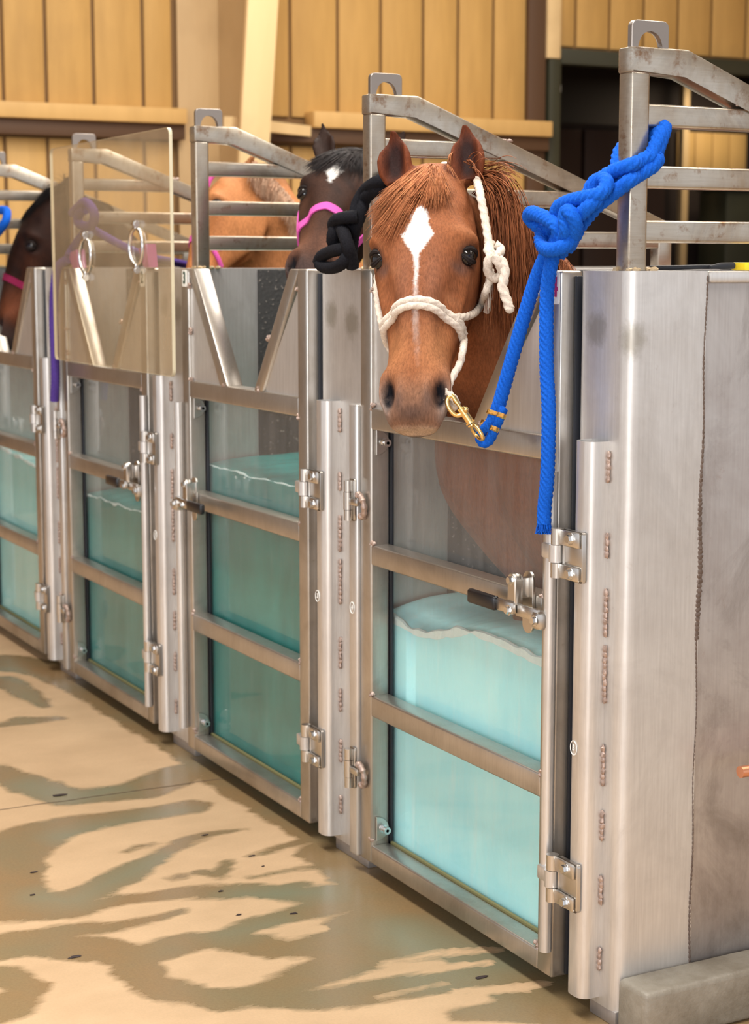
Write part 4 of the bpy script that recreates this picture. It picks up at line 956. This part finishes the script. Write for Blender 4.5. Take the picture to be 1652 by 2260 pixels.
def forelock(H, tree, parent, n, cols, spread, split, sweep, ln, side_ln, y0=-.015, flip=1):
    R3 = H.to_3x3(); R3.normalize(); paths = []; cc = []
    for i in range(n):
        u = random.uniform(-1, 1); x = u*spread; q, nn, _, d = tree.find_nearest(H @ Vector((x, y0+random.uniform(-.035, .045), .07)))
        ql = H.inverted() @ q
        if abs(ql.x) > .052 and ql.y < .03: continue
        if u < split:
            f = (split-u)/(1+split); lx = -sweep*(.45+.40*f)*random.uniform(.75, 1.1); L = ln*random.uniform(.7, 1.05)*(1-.42*f)
        else:
            f = (u-split)/(1-split); lx = random.uniform(.0, .45)*f-.15; L = side_ln*random.uniform(.6, 1.1)
        dr = R3 @ Vector((lx*.6*flip, 1.0, 0)); dr = dr-nn*dr.dot(nn)+nn*.4; g = (R3 @ Vector((lx*flip, 1, -.25))).normalized()
        paths.append(strand(q-nn*.002, dr, int(L/.010), .010, tree, random.uniform(.0015, .013), g, wob=.30)); cc.append(np.array(cols[0])*(1-(f := random.random()))+np.array(cols[1])*f)
    return hairs('forelock', paths, .0011, cc, parent)
forelock(HH, T4, H4, 3000, [(.50, .20, .085), (.26, .080, .030)], .046, .35, 1.0, .215, .11, y0=-.035)
# mane: roots along the crest, falling on the camera-right side of the neck
def mane(crest, tree, parent, n, cols, out, g, ln, name='mane', lift=(.003, .016), r=.0013, wob=.5):
    cp = catmull(crest, .01); paths = []; cc = []
    for i in range(n):
        p = cp[random.randrange(len(cp))]+Vector((random.uniform(-.010, .010), random.uniform(-.010, .010), random.uniform(-.006, .004)))
        q, nn, _, d = tree.find_nearest(p)
        if d > .002: p = q+nn*.004
        dr = Vector(out)+Vector((random.uniform(-.2, .2), random.uniform(-.2, .2), random.uniform(-.3, .2))); dr = dr-nn*dr.dot(nn)*.75
        k = int(random.uniform(.65, 1.1)*ln/.014)
        paths.append(strand(p, dr, k, .014, tree, random.uniform(*lift), Vector(g), wob=wob)); f = random.random(); cc.append(np.array(cols[0])*(1-f)+np.array(cols[1])*f)
    return hairs(name, paths, r, cc, parent)
topn = [Vector((.41, .075, 1.665)), Vector((.425, .12, 1.64)), Vector((.42, .16, 1.60)), Vector((.41, .22, 1.545)), Vector((.40, .30, 1.478)), Vector((.40, .36, 1.45))]
topn = [T4.find_nearest(p)[0] for p in topn]
mane(topn, T4, H4, 1900, [(.36, .125, .050), (.13, .038, .015)], (1.0, -.15, .25), (.16, -.10, -1), .33, lift=(.006, .034), wob=.35)
mane([p+Vector((0, 0, .012)) for p in topn], T4, H4, 300, [(.36, .125, .050), (.20, .06, .024)], (.9, -.1, .9), (.3, -.10, -1), .10, lift=(.012, .034), wob=.6)
# --- dark bay horse of gate 3
def dark_colour(base, warm, blaze=None, muzzle=(.05, .03, .026)):
    def f(P, S, head, Pw, ears):
        n = vnoise(P, 26, 4); n2 = vnoise(P, 90, 2)
        c = np.tile(np.array(base), (len(P), 1)); c = lerp3(c, warm, np.clip(.45+.5*n, 0, 1)*.38)
        c = lerp3(c, warm, head*gauss(S, (.06, .42, -.02), (.06, .08, .06))*.9)
        c = lerp3(c, tuple(.7*k for k in warm), head*gauss(S, (.085, .26, -.03), (.03, .05, .04))*.7)
        c = lerp3(c, tuple(2.2*k for k in warm), head*gauss(S, (.05, .44, -.04), (.05, .05, .05))*.55)
        c = lerp3(c, muzzle, head*sstep(P[:, 1], .47, .54)*.9)
        c = lerp3(c, (.006, .006, .008), head*np.clip(gauss(S, (.051, .517, -.016), (.0125, .030, .026))*2.6-.5, 0, 1))
        c = lerp3(c, (.010, .008, .008), head*np.clip(gauss(S, (.100, .212, -.006), (.022, .021, .028))*1.7, 0, 1)*.9)
        if blaze:
            bx, by, rx, ry = blaze; dia = 1-(np.abs(P[:, 0]-bx)/rx+np.abs(P[:, 1]-by)/ry)
            c = lerp3(c, (.78, .74, .70), head*sstep(P[:, 2], -.02, .01)*sstep(dia+n2*.06, -.02, .12))
        c = lerp3(c, tuple(.35*k for k in base), sstep(-P[:, 1], -.02, .05)*.6)
        return np.clip(c, 0, 1)
    return f
H3M = frame((776, 330), 4.90, (668, 622), 4.52, (-.10, .5, 1.0))
sx3 = 1 if (H3M.to_3x3() @ Vector((1, 0, 0))).dot(R_) > 0 else -1
ears3 = [((sx3*.080, .0, -.058), (sx3*.125, -.155, -.03), (0, .2, 1), .045), ((-sx3*.078, .0, -.058), (-sx3*.125, -.155, -.03), (-sx3*.2, .2, 1), .034)]
p3 = H3M @ Vector((0, .06, -.09))
body3 = [(tuple(p3), (0, .3, 1), .058, .070), (tuple(p3+Vector((.03, .08, -.05))), (0, .3, 1), .072, .115), (tuple(p3+Vector((.06, .22, -.17))), (0, .4, 1), .085, .15),
         ((-.66, .72, 1.38), (0, .4, 1), .11, .18), ((-.68, .92, 1.14), (0, .2, 1), .20, .27), ((-.69, 1.2, 1.09), (0, 0, 1), .26, .32), ((-.69, 1.7, 1.09), (0, 0, 1), .27, .31), ((-.69, 2.1, 1.1), (0, 0, 1), .18, .22), ((-.69, 2.2, 1.1), (0, 0, 1), .05, .06)]
H3, T3, _ = build_horse('horse', 'dark bay horse with a small white star and a pink halter', H3M, ears3, body3, dark_colour((.020, .011, .009), (.12, .050, .028), (-sx3*.012, .160, .026, .06)), .0085, 'horses', legs_at(-.69, .14, .95, 1.9))
forelock(H3M, T3, H3, 1100, [(.012, .010, .012), (.03, .022, .02)], .075, .1, .9, .17, .15, flip=sx3)
mane([H3M @ Vector((0, -.03, -.07)), p3+Vector((.04, .14, .08)), p3+Vector((.06, .26, -.02))], T3, H3, 500, [(.012, .010, .012), (.03, .022, .02)], (-.6, -.6, .2), (-.1, -.2, -1), .2)
# --- dark brown horse of the leftmost gate, in profile
H1M = frame((98, 428), 6.98, (-30, 768), 6.92, (-.90, .36, .34))
sx1 = 1 if (H1M.to_3x3() @ Vector((1, 0, 0))).dot(-D) > 0 else -1
ears1 = [((.075, .0, -.065), (.09, -.12, -.05), (0, .1, 1), .032), ((-.075, .0, -.065), (-.09, -.12, -.05), (0, .1, 1), .032)]
p1 = H1M @ Vector((0, .06, -.09))
body1 = [(tuple(p1), (0, .3, 1), .058, .075), (tuple(p1+R_*.10-U_*.05), (0, .0, 1), .075, .13), ((-3.02, .48, 1.42), (.3, .3, 1), .10, .17), ((-2.98, .70, 1.22), (0, .2, 1), .16, .22),
         ((-2.97, 1.0, 1.10), (0, 0, 1), .25, .31), ((-2.97, 1.7, 1.09), (0, 0, 1), .27, .31), ((-2.97, 2.1, 1.1), (0, 0, 1), .18, .22), ((-2.97, 2.2, 1.1), (0, 0, 1), .05, .06)]
H1, T1, _ = build_horse('horse', 'dark brown horse in profile at the left edge with a maroon halter', H1M, ears1, body1, dark_colour((.008, .004, .0035), (.075, .022, .009)), .010, 'horses', legs_at(-2.97, .14, .75, 1.9))
forelock(H1M, T1, H1, 350, [(.006, .005, .006), (.012, .009, .009)], .06, .2, .5, .13, .11)
mane([H1M @ Vector((0, -.02, -.06)), p1+R_*.10+U_*.08, p1+R_*.2+U_*.02], T1, H1, 350, [(.006, .005, .006), (.012, .009, .009)], (.2, -1, .2), (.1, -.3, -1), .2)
# --- light chestnut horse of gate 2, head turned away behind the railing post
H2M = frame((492, 384), 5.95, (392, 662), 5.72, (-.86, .36, .2))
ears2 = [((.07, .0, -.06), (.09, -.10, -.09), (0, .1, 1), .03), ((-.07, .0, -.06), (-.09, -.10, -.09), (0, .1, 1), .03)]
p2 = H2M @ Vector((0, .06, -.09))
body2 = [(tuple(p2), (0, 0, 1), .060, .080), (tuple(atd(540, 410, 5.98)), (.55, 0, 1), .085, .12), (tuple(atd(562, 480, 6.0)), (.9, .3, 1), .11, .175), (tuple(atd(605, 560, 6.05)), (.7, .6, 1), .14, .235),
         ((-1.80, .86, 1.22), (0, .3, 1), .20, .23), ((-1.82, 1.15, 1.10), (0, 0, 1), .26, .31), ((-1.82, 1.7, 1.09), (0, 0, 1), .27, .31), ((-1.82, 2.1, 1.1), (0, 0, 1), .18, .22), ((-1.82, 2.2, 1.1), (0, 0, 1), .05, .06)]
H2, T2, _ = build_horse('horse', 'light chestnut horse with a blond mane behind the railing, head turned away', H2M, ears2, body2, dark_colour((.46, .19, .072), (.38, .14, .05), None, (.03, .016, .013)), .010, 'horses', legs_at(-1.82, .14, .9, 1.9))
mane([hit(x, y, T2)[0] or atd(x, y, 5.98) for x, y in ((560, 362), (580, 380), (604, 402), (628, 428), (650, 456), (668, 486))], T2, H2, 1300, [(.68, .47, .33), (.42, .23, .14)], (.5, -.5, -.3), (.5, -.15, -1), .10, lift=(.004, .02), wob=.5)
# ------------------------------------------------------------------ tack and ropes
def rope_obj(name, mat, parent, runs, lab=None, step=.0035, n=18):
    """each run is one length of rope: (points, radius, profile)"""
    bm = bmesh.new()
    for pts, r, fn in runs: tube(bm, catmull(pts, step), r, n, fn)
    o = obj(name, bm, M[mat], parent, ang=80)
    if lab: o['label'] = lab
    return o
def sphere_end(bm, p, r): bmesh.ops.create_uvsphere(bm, u_segments=14, v_segments=9, radius=r, matrix=Matrix.Translation(p))
def around(H, tree, y, th, off, zc=-.06):
    """point on the head surface at local height y and angle th from the face (0) round to the side (90)"""
    a = math.radians(th); c = H @ Vector((0, y, zc)); d = ((H.to_3x3() @ Vector((math.sin(a), 0, math.cos(a))))).normalized()
    h = tree.ray_cast(c+d*.4, -d, .5)
    if h[0] is None: return c+d*.1, d
    return h[0]+h[1]*off, h[1]
def hp(x, y, off, fall=3.66, lo=3.3, hi=3.74, tree=None):
    p, n_ = hit(x, y, tree or T4, off)
    if p is not None and lo < (p-CAM).dot(D) < hi: return p
    return atd(x, y, fall)
halter = thing('rope_halter', 'white braided rope halter on the chestnut horse with the star', 'halter', tuple(HH @ Vector((0, .33, 0))), 'halters')
BR = lambda r: braid(r, .020, 3, .17)
band = []
for dy in (-.0062, .0062):
    band.append(([around(HH, T4, .338+dy+.014*(abs(a)/90)**1.5, a, .005)[0] for a in range(-112, 106, 12)], .0074, BR(.0085)))
rope_obj('noseband', 'white_rope', halter, band)
cheek = [hp(1004, 700, .006), hp(1022, 698, .006), hp(1042, 688, .006), hp(1060, 668, .008, 3.60), atd(1071, 645, 3.63), atd(1080, 615, 3.64), atd(1083, 596, 3.63)]
rope_obj('cheek_rope', 'white_rope', halter, [(cheek, .0075, BR(.0075))])
crown = [atd(1084, 560, 3.60), atd(1077, 530, 3.61), atd(1072, 500, 3.62), atd(1066, 465, 3.63), atd(1060, 435, 3.64), atd(1056, 415, 3.68), atd(1045, 385, 3.76), atd(1010, 367, 3.78), atd(975, 366, 3.80)]
rope_obj('crown_rope', 'white_rope', halter, [(crown, .0082, BR(.0082))])
k = 3.60
rope_obj('knot', 'white_rope', halter, [([atd(1082, 535, k+.02), atd(1076, 550, k), atd(1084, 564, k-.012), atd(1100, 560, k-.005), atd(1104, 548, k+.01), atd(1092, 540, k+.01)], .009, BR(.009)),
    ([atd(1084, 556, k-.01), atd(1078, 575, k-.012), atd(1076, 595, k), atd(1086, 612, k+.01), atd(1102, 612, k), atd(1108, 598, k-.01), atd(1098, 578, k-.02), atd(1090, 565, k-.02)], .0095, BR(.0095))])
bm = bmesh.new(); tl = [atd(1100, 570, k-.015), atd(1112, 588, k-.018), atd(1112, 612, k-.02), atd(1108, 632, k-.02), atd(1114, 652, k-.02), atd(1121, 672, k-.02), atd(1124, 682, k-.02)]
tube(bm, catmull(tl, .003), .0098, 18, BR(.0098)); sphere_end(bm, tl[-1], .0095); obj('loose_end', bm, M['white_rope'], halter, ang=80)
rope_obj('throat_rope', 'white_rope', halter, [([atd(1080, 610, 3.66), atd(1082, 640, 3.67), atd(1078, 665, 3.67), atd(1073, 690, 3.68)], .007, BR(.007))])
lowr = [hp(1000, 706, .006), hp(1012, 722, .005, 3.56), hp(1018, 745, .005, 3.56), hp(1021, 772, .005, 3.555), atd(1015, 800, 3.55), atd(1003, 823, 3.54), atd(993, 843, 3.53), atd(989, 858, 3.52), atd(990, 872, 3.515)]
rope_obj('chin_rope', 'white_rope', halter, [(lowr, .0070, BR(.007))])
left = [around(HH, T4, .336, -100, .006)[0], around(HH, T4, .345, -112, .006)[0], around(HH, T4, .38, -128, .006)[0], around(HH, T4, .42, -150, .006)[0]]
rope_obj('chin_rope', 'white_rope', halter, [(left, .007, BR(.007))])
lc = [around(HH, T4, .336, -104, .006)[0], around(HH, T4, .31, -104, .006)[0], around(HH, T4, .27, -106, .006)[0], around(HH, T4, .20, -112, .006)[0], around(HH, T4, .10, -112, .006)[0]]
rope_obj('cheek_rope', 'white_rope', halter, [(lc, .0075, BR(.0075))])
kc = 3.515
rope_obj('knot', 'white_rope', halter, [([atd(990, 868, kc), atd(997, 876, kc-.012), atd(1004, 884, kc-.01), atd(1007, 893, kc), atd(1000, 899, kc+.004), atd(990, 893, kc+.004), atd(987, 880, kc)], .0075, BR(.008))])
# brass snap
sn = thing('bolt_snap', 'brass bolt snap linking the white halter to the blue lead rope', 'clip', tuple(atd(1020, 910, 3.50)))
ks = 3.498
def pt(x, y, d=0): return atd(x, y, ks+d)
bm = bmesh.new(); cyl(bm, pt(1016, 900), pt(1039, 934), .0085, .0078, 20); tube(bm, catmull([pt(1019, 915), pt(1008, 917), pt(997, 910), pt(989, 898), pt(986, 886), pt(989, 877), pt(997, 874), pt(1003, 880)], .002), .0048, 12); obj('hook', bm, M['brass'], sn, ang=50)
bm = bmesh.new(); cyl(bm, pt(1001, 879), pt(1018, 903), .0036, None, 14); cyl(bm, pt(1001, 879), pt(1008, 889), .0050, None, 14); obj('bolt', bm, M['brass'], sn, ang=50)
bm = bmesh.new(); cyl(bm, pt(1016, 901), pt(1026, 903, -.012), .0032, None, 10); blob(bm, pt(1027.5, 904, -.014), .0062, .0062, .0062, 0, 1, 14, 9); obj('thumb_knob', bm, M['brass'], sn, ang=60)
bm = bmesh.new(); cyl(bm, pt(1037, 931), pt(1039, 934.5), .0105, None, 20); cyl(bm, pt(1040, 936), pt(1042, 939), .0092, None, 20); obj('collar', bm, M['brass'], sn, ang=40)
bm = bmesh.new(); lp_ = [pt(1041, 938), pt(1048, 940, -.012), pt(1057, 950, -.020), pt(1065, 966, -.018), pt(1062, 970, .0), pt(1052, 962, .014), pt(1043, 950, .012), pt(1041, 938)]; tube(bm, catmull(lp_, .002), .0042, 12, cap=False); obj('swivel_eye', bm, M['brass'], sn, ang=60)
# blue lead rope
bl = thing('lead_rope', 'blue lead rope from the brass snap, knotted to the nearest railing post', 'rope', tuple(at(1240, 500, -.03)), 'lead ropes')
RB = .0132; BB = braid(RB, .0125, 6, .12)
def A(x, y, Y=-.03): return at(x, y, Y)
rope_obj('lead', 'blue_rope', bl, [([A(1226, 520, -.020), A(1208, 556, -.025), A(1192, 590, -.03), A(1174, 640, -.035), A(1150, 720, -.045), A(1127, 800, -.055), A(1110, 860, -.062), A(1100, 895, -.066), A(1089, 925, -.070), A(1078, 948, -.072)], RB, BB)], step=.002, n=32)
rope_obj('tail', 'blue_rope', bl, [([A(1240, 520, -.015), A(1225, 554, -.022), A(1214, 590, -.03), A(1207, 640, -.034), A(1205, 720, -.036), A(1206, 820, -.036), A(1210, 900, -.036), A(1209, 1000, -.036), A(1206, 1070, -.036), A(1201, 1120, -.036), A(1200, 1156, -.036)], [RB]*0 or RB, BB)], step=.002, n=32)
bm = bmesh.new()
for j in range(60):
    a = random.uniform(0, 6.28); q = A(1200, 1154, -.036); b0 = q+R_*(.012*math.cos(a))-D*(.012*math.sin(a)); tube(bm, [b0, b0+Vector((random.uniform(-.004, .004), random.uniform(-.004, .004), -.012)), b0+Vector((random.uniform(-.010, .006), random.uniform(-.004, .004), -.022))], .0010, 4)
tag(obj('frayed_end', bm, M['blue_rope'], bl), kind='stuff')
loop = [A(1086, 925, -.074), A(1074, 940, -.078), A(1063, 955, -.082), A(1059, 968, -.082), A(1066, 978, -.080), A(1077, 974, -.074), A(1086, 960, -.070), A(1093, 943, -.068), A(1103, 922, -.066), A(1108, 906, -.064), A(1110, 902, -.062)]
rope_obj('eye_splice', 'blue_rope', bl, [(loop, .0095, BB)], step=.002, n=32)
for (x0, y0), (x1, y1) in (((1080, 909), (1098, 917)), ((1066, 932), (1083, 940)), ((1100, 916), (1112, 920)), ((1084, 945), (1096, 949))):
    bm = bmesh.new(); m = A((x0+x1)/2, (y0+y1)/2, -.074)
    ax_ = (A(1100, 890, -.07)-A(1070, 960, -.07)).normalized(); nrm = -D; s_ = ax_.cross(nrm).normalized(); wv = (A(x1, y1, -.07)-A(x0, y0, -.07)).length*.5
    rings = []
    for j in range(9):
        a = -1.25+2.5*j/8
        rings.append([m+s_*math.sin(a)*wv+nrm*(math.cos(a)*.016-.006)*1+ax_*h_*.0062+nrm*t_ for h_, t_ in ((-1, -.001), (-1, .001), (-.4, .0025), (.4, .0025), (1, .001), (1, -.001))])
    loft(bm, rings); obj('clamp', bm, M['brass'], bl, ang=50)
def X5(x, y, X=.998): return atx(x, y, X)
knot = [
 # two strands reaching to the post and round it
 ([A(1218, 520, -.02), A(1238, 482, -.03), A(1262, 462, -.02), A(1296, 430, -.01), A(1322, 398, 0), A(1350, 380, .020), A(1376, 370, .030), A(1392, 364, .036), X5(1408, 358, .996), X5(1425, 349, .999), X5(1437, 341, 1.000), Vector((.990, .112, 1.712)), Vector((.962, .116, 1.705)), Vector((.938, .105, 1.695)), Vector((.926, .070, 1.683)), A(1354, 420, .03)], RB, BB),
 ([A(1236, 560, -.01), A(1262, 520, -.02), A(1290, 485, -.015), A(1316, 455, -.008), A(1345, 432, .012), A(1372, 412, .026), A(1390, 398, .034), X5(1405, 388, .998), X5(1422, 378, 1.000), X5(1440, 366, 1.003), X5(1450, 352, 1.004), X5(1447, 341, .998), Vector((.985, .125, 1.722)), Vector((.955, .128, 1.715)), Vector((.920, .108, 1.70))], RB, BB),
 # upper bight
 ([A(1206, 512, -.03), A(1224, 492, -.035), A(1226, 474, -.05), A(1234, 456, -.052), A(1258, 444, -.05), A(1290, 436, -.042), A(1318, 430, -.030), A(1333, 418, -.015), A(1338, 402, -.005), A(1328, 396, .0), A(1312, 402, -.005), A(1300, 420, -.01)], RB, BB),
 # loop out to the left
 ([A(1222, 540, -.04), A(1232, 520, -.055), A(1228, 500, -.062), A(1208, 484, -.062), A(1186, 474, -.060), A(1172, 470, -.055), A(1168, 480, -.045), A(1180, 494, -.035), A(1198, 508, -.030), A(1214, 524, -.030)], RB, BB),
 # lower turn around the lead
 ([A(1198, 506, -.030), A(1193, 526, -.045), A(1199, 546, -.058), A(1216, 552, -.066), A(1240, 545, -.062), A(1258, 530, -.050), A(1272, 512, -.035), A(1270, 498, -.02)], RB, BB),
 # upright turn
 ([A(1254, 545, -.030), A(1266, 520, -.045), A(1270, 494, -.056), A(1262, 474, -.064), A(1250, 466, -.064), A(1246, 482, -.064), A(1250, 504, -.062), A(1244, 524, -.055), A(1226, 540, -.050)], RB, BB),
 ([A(1230, 498, -.04), A(1256, 486, -.045), A(1284, 470, -.045), A(1302, 452, -.040), A(1318, 440, -.025)], RB, BB),
]
rope_obj('knot', 'blue_rope', bl, knot, step=.0021, n=32)
# black lead rope over gate 3
bk = thing('lead_rope', 'thick black lead rope knotted in front of the dark bay horse', 'rope', tuple(at(750, 520, -.02)), 'lead ropes')
RK = .0150; BK = braid(RK, .012, 6, .10)
def B(x, y, Y=0.0): return at(x, y, Y)
rope_obj('bight', 'black_rope', bk, [([B(852, 388, .10), B(846, 396, .03), B(828, 404, .015), B(806, 420, .02), B(790, 446, .01), B(782, 474, 0), B(770, 500, -.01), B(752, 520, -.02)], RK, BK), ([B(860, 404, .10), B(842, 414, .03), B(820, 424, .02), B(804, 440, .02), B(796, 470, .01), B(785, 498, 0), B(778, 525, 0), B(775, 560, .0)], RK, BK)], n=20)
rope_obj('knot', 'black_rope', bk, [([B(788, 478, -.01), B(765, 480, -.03), B(742, 486, -.035), B(736, 500, -.03), B(748, 508, -.02), B(768, 510, -.01)], RK, BK),
    ([B(744, 488, -.02), B(737, 510, -.035), B(734, 530, -.035), B(742, 548, -.02)], RK, BK), ([B(752, 500, -.02), B(760, 520, -.04), B(768, 545, -.04), B(774, 566, -.03), B(778, 590, -.02)], RK, BK)], n=20)
rope_obj('loop', 'black_rope', bk, [([B(770, 545, -.03), B(752, 550, -.045), B(728, 556, -.045), B(708, 567, -.045), B(704, 580, -.045), B(716, 590, -.045), B(738, 590, -.045), B(756, 580, -.045), B(766, 562, -.035), B(768, 548, -.02)], RK*.95, BK)], n=20)
# purple lead rope at post 2, blue rope at the left edge
pu = thing('lead_rope', 'purple lead rope hanging left of the clear sheet and knotted behind it', 'rope', tuple(at(190, 490, .02)), 'lead ropes')
rope_obj('tail', 'purple_rope', pu, [([B(150, 572, .0), B(128, 590, -.02), B(120, 640, -.03), B(118, 700, -.03), B(120, 760, -.03), B(122, 830, -.03), B(120, 885, -.03)], .0155, braid(.0155, .014, 6, .1))], n=14, step=.006)
rope_obj('knot', 'purple_rope', pu, [([B(160, 470, .02), B(172, 458, 0), B(186, 446, -.012), B(200, 456, -.012), B(208, 474, -.005), B(204, 494, 0), B(188, 500, 0), B(172, 490, 0), B(176, 470, 0), B(190, 462, -.005)], .015, BK), ([B(150, 566, .0), B(160, 548, .02), B(180, 520, .02), B(200, 505, .01), B(215, 512, .02), B(250, 532, .05), B(290, 552, .10), B(330, 568, .2), B(370, 576, .3), B(400, 582, .4), B(425, 588, .45)], .013, BK)], n=14, step=.006)
bl2 = thing('lead_rope', 'short length of blue rope on the railing post at the left edge', 'rope', tuple(at(5, 490, .05)), 'lead ropes')
rope_obj('knot', 'blue_rope', bl2, [([B(-40, 500, .05), B(-20, 470, .04), B(0, 464, .035), B(14, 466, .04), B(15, 480, .03), B(8, 496, .02), B(-6, 514, .02), B(-30, 535, .02)], .016, BK)], n=14, step=.006)
# webbing halters
def web(H, tree, parent, ys, ths, mat, wid, name='noseband', off=.003):
    P_ = [around(H, tree, y, th, off) for y, th in zip(ys, ths)]
    cp = catmull([p[0] for p in P_], .006); m = len(cp); nn = []
    for i in range(m):
        u = i/(m-1)*(len(P_)-1); a = min(int(u), len(P_)-2); nn.append(P_[a][1].lerp(P_[a+1][1], u-a))
    bm = bmesh.new(); strap(bm, cp, nn, wid, .004); return obj(name, bm, M[mat], parent, ang=30)
h3 = thing('webbing_halter', 'pink webbing halter on the dark bay horse', 'halter', tuple(H3M @ Vector((0, .33, 0))), 'halters')
web(H3M, T3, h3, [.315+.02*abs(a)/90 for a in range(-110, 111, 10)], list(range(-110, 111, 10)), 'pink', .024)
for s_ in (1, -1): web(H3M, T3, h3, [.335, .28, .2, .12, .04, -.01], [s_*100, s_*102, s_*105, s_*108, s_*105, s_*95], 'pink', .022, 'cheek_strap')
h1 = thing('webbing_halter', 'maroon webbing halter on the dark horse in profile', 'halter', tuple(H1M @ Vector((0, .33, 0))), 'halters')
web(H1M, T1, h1, [.335+.02*abs(a)/90 for a in range(-110, 111, 10)], list(range(-110, 111, 10)), 'maroon', .026)
web(H1M, T1, h1, [.36, .36, .355, .35], [sx1*118, sx1*130, sx1*140, sx1*150], 'maroon', .024, 'chin_strap')
q, n_ = around(H1M, T1, .345, sx1*112, .008); bm = bmesh.new()
tt = (H1M.to_3x3() @ Vector((0, 1, 0))).normalized(); ss = n_.cross(tt).normalized()
tube(bm, [q+tt*.022*math.cos(a)+ss*.020*math.sin(a) for a in [i*2*math.pi/4+.78 for i in range(5)]], .0035, 8, cap=False); obj('buckle', bm, M['bolt'], h1)
h2 = thing('webbing_halter', 'pink webbing halter strap on the light chestnut horse', 'halter', tuple(H2M @ Vector((0, .2, -.1))), 'halters')
for run in ([(458, 412), (463, 398), (470, 388), (478, 380)], [(464, 540), (472, 556), (480, 572), (486, 590)]):
    pp = [hit(x, y, T2, .006) for x, y in run]; pp = [q_[0] if q_[0] is not None else atd(x, y, 5.85) for q_, (x, y) in zip(pp, run)]
    bm = bmesh.new(); tube(bm, catmull(pp, .005), .008, 8); obj('throat_strap', bm, M['pink'], h2, ang=60)
web(H2M, T2, h2, [.335+.02*abs(a)/90 for a in range(-110, 111, 10)], list(range(-110, 111, 10)), 'pink', .024)
# things on the far tank top at the right edge
c = atx(1600, 588, .955); 
cb = thing('cable', 'black cable lying on the tank top at the right edge', 'cable', (.93, .3, 1.46))
cp_ = [Vector((.93, .14, 1.4655)), Vector((.94, .20, 1.466)), Vector((.945, .24, 1.467)), Vector((.95, .29, 1.467)), Vector((.94, .32, 1.466)), Vector((.93, .5, 1.4665))]
bm = bmesh.new(); tube(bm, catmull(cp_, .004), .0045, 10); obj('cord', bm, M['rubber'], cb, ang=60)
bm = bmesh.new(); tube(bm, [Vector((.965, .255, 1.467)), Vector((.965, .280, 1.469)), Vector((.965, .312, 1.4695))], [.003, .0065, .0065], 10); obj('plug', bm, M['rubber'], cb, ang=60)
yb = thing('yellow_tool', 'yellow tool on the tank top at the right edge', 'tool', (.95, .36, 1.46))
bm = bmesh.new(); box(bm, .94, .985, .325, .40, 1.4600, 1.476, .004); obj('handle', bm, plain('yellow_plastic', (.85, .62, .02), .4), yb)
# debris on the wet slab
M['fleck'] = plain('fleck', (.035, .02, .02), .7)
for i, (x, y, s_, lb) in enumerate([(130, 1755, 9, 'dark red-brown leaf scrap, largest fleck on the wet floor at the left'), (75, 1925, 4, 'black fleck on the dry island at the far left of the floor'), (165, 2112, 6, 'flat dark fleck near the bottom left of the floor'),
    (452, 1843, 4, 'black fleck at the tip of a wet streak left of the middle gate foot'), (555, 1889, 4, 'black fleck at the start of the upper thin wet streak'), (487, 1967, 3, 'faint fleck in the middle wet band of the floor'), (527, 2019, 3, 'tiny fleck on the lower dry island of the floor'),
    (72, 1975, 3, 'tiny fleck in the wet band at the far left'), (648, 2016, 4, 'small fleck at the pointed right end of a dry island'), (1062, 2157, 7, 'long dark fleck just in front of the nearest gate'), (580, 1912, 2, 'tiniest fleck between the two thin wet streaks')]):
    p = atz(x, y, .001); bm = bmesh.new(); blob(bm, (p.x, p.y, .0014), s_*.0009, s_*.0024, .0018, .7, i, 8, 5)
    o = obj('debris_fleck', bm, M['fleck'], None); tag(o, lb, 'debris', 'dirt flecks on the floor')
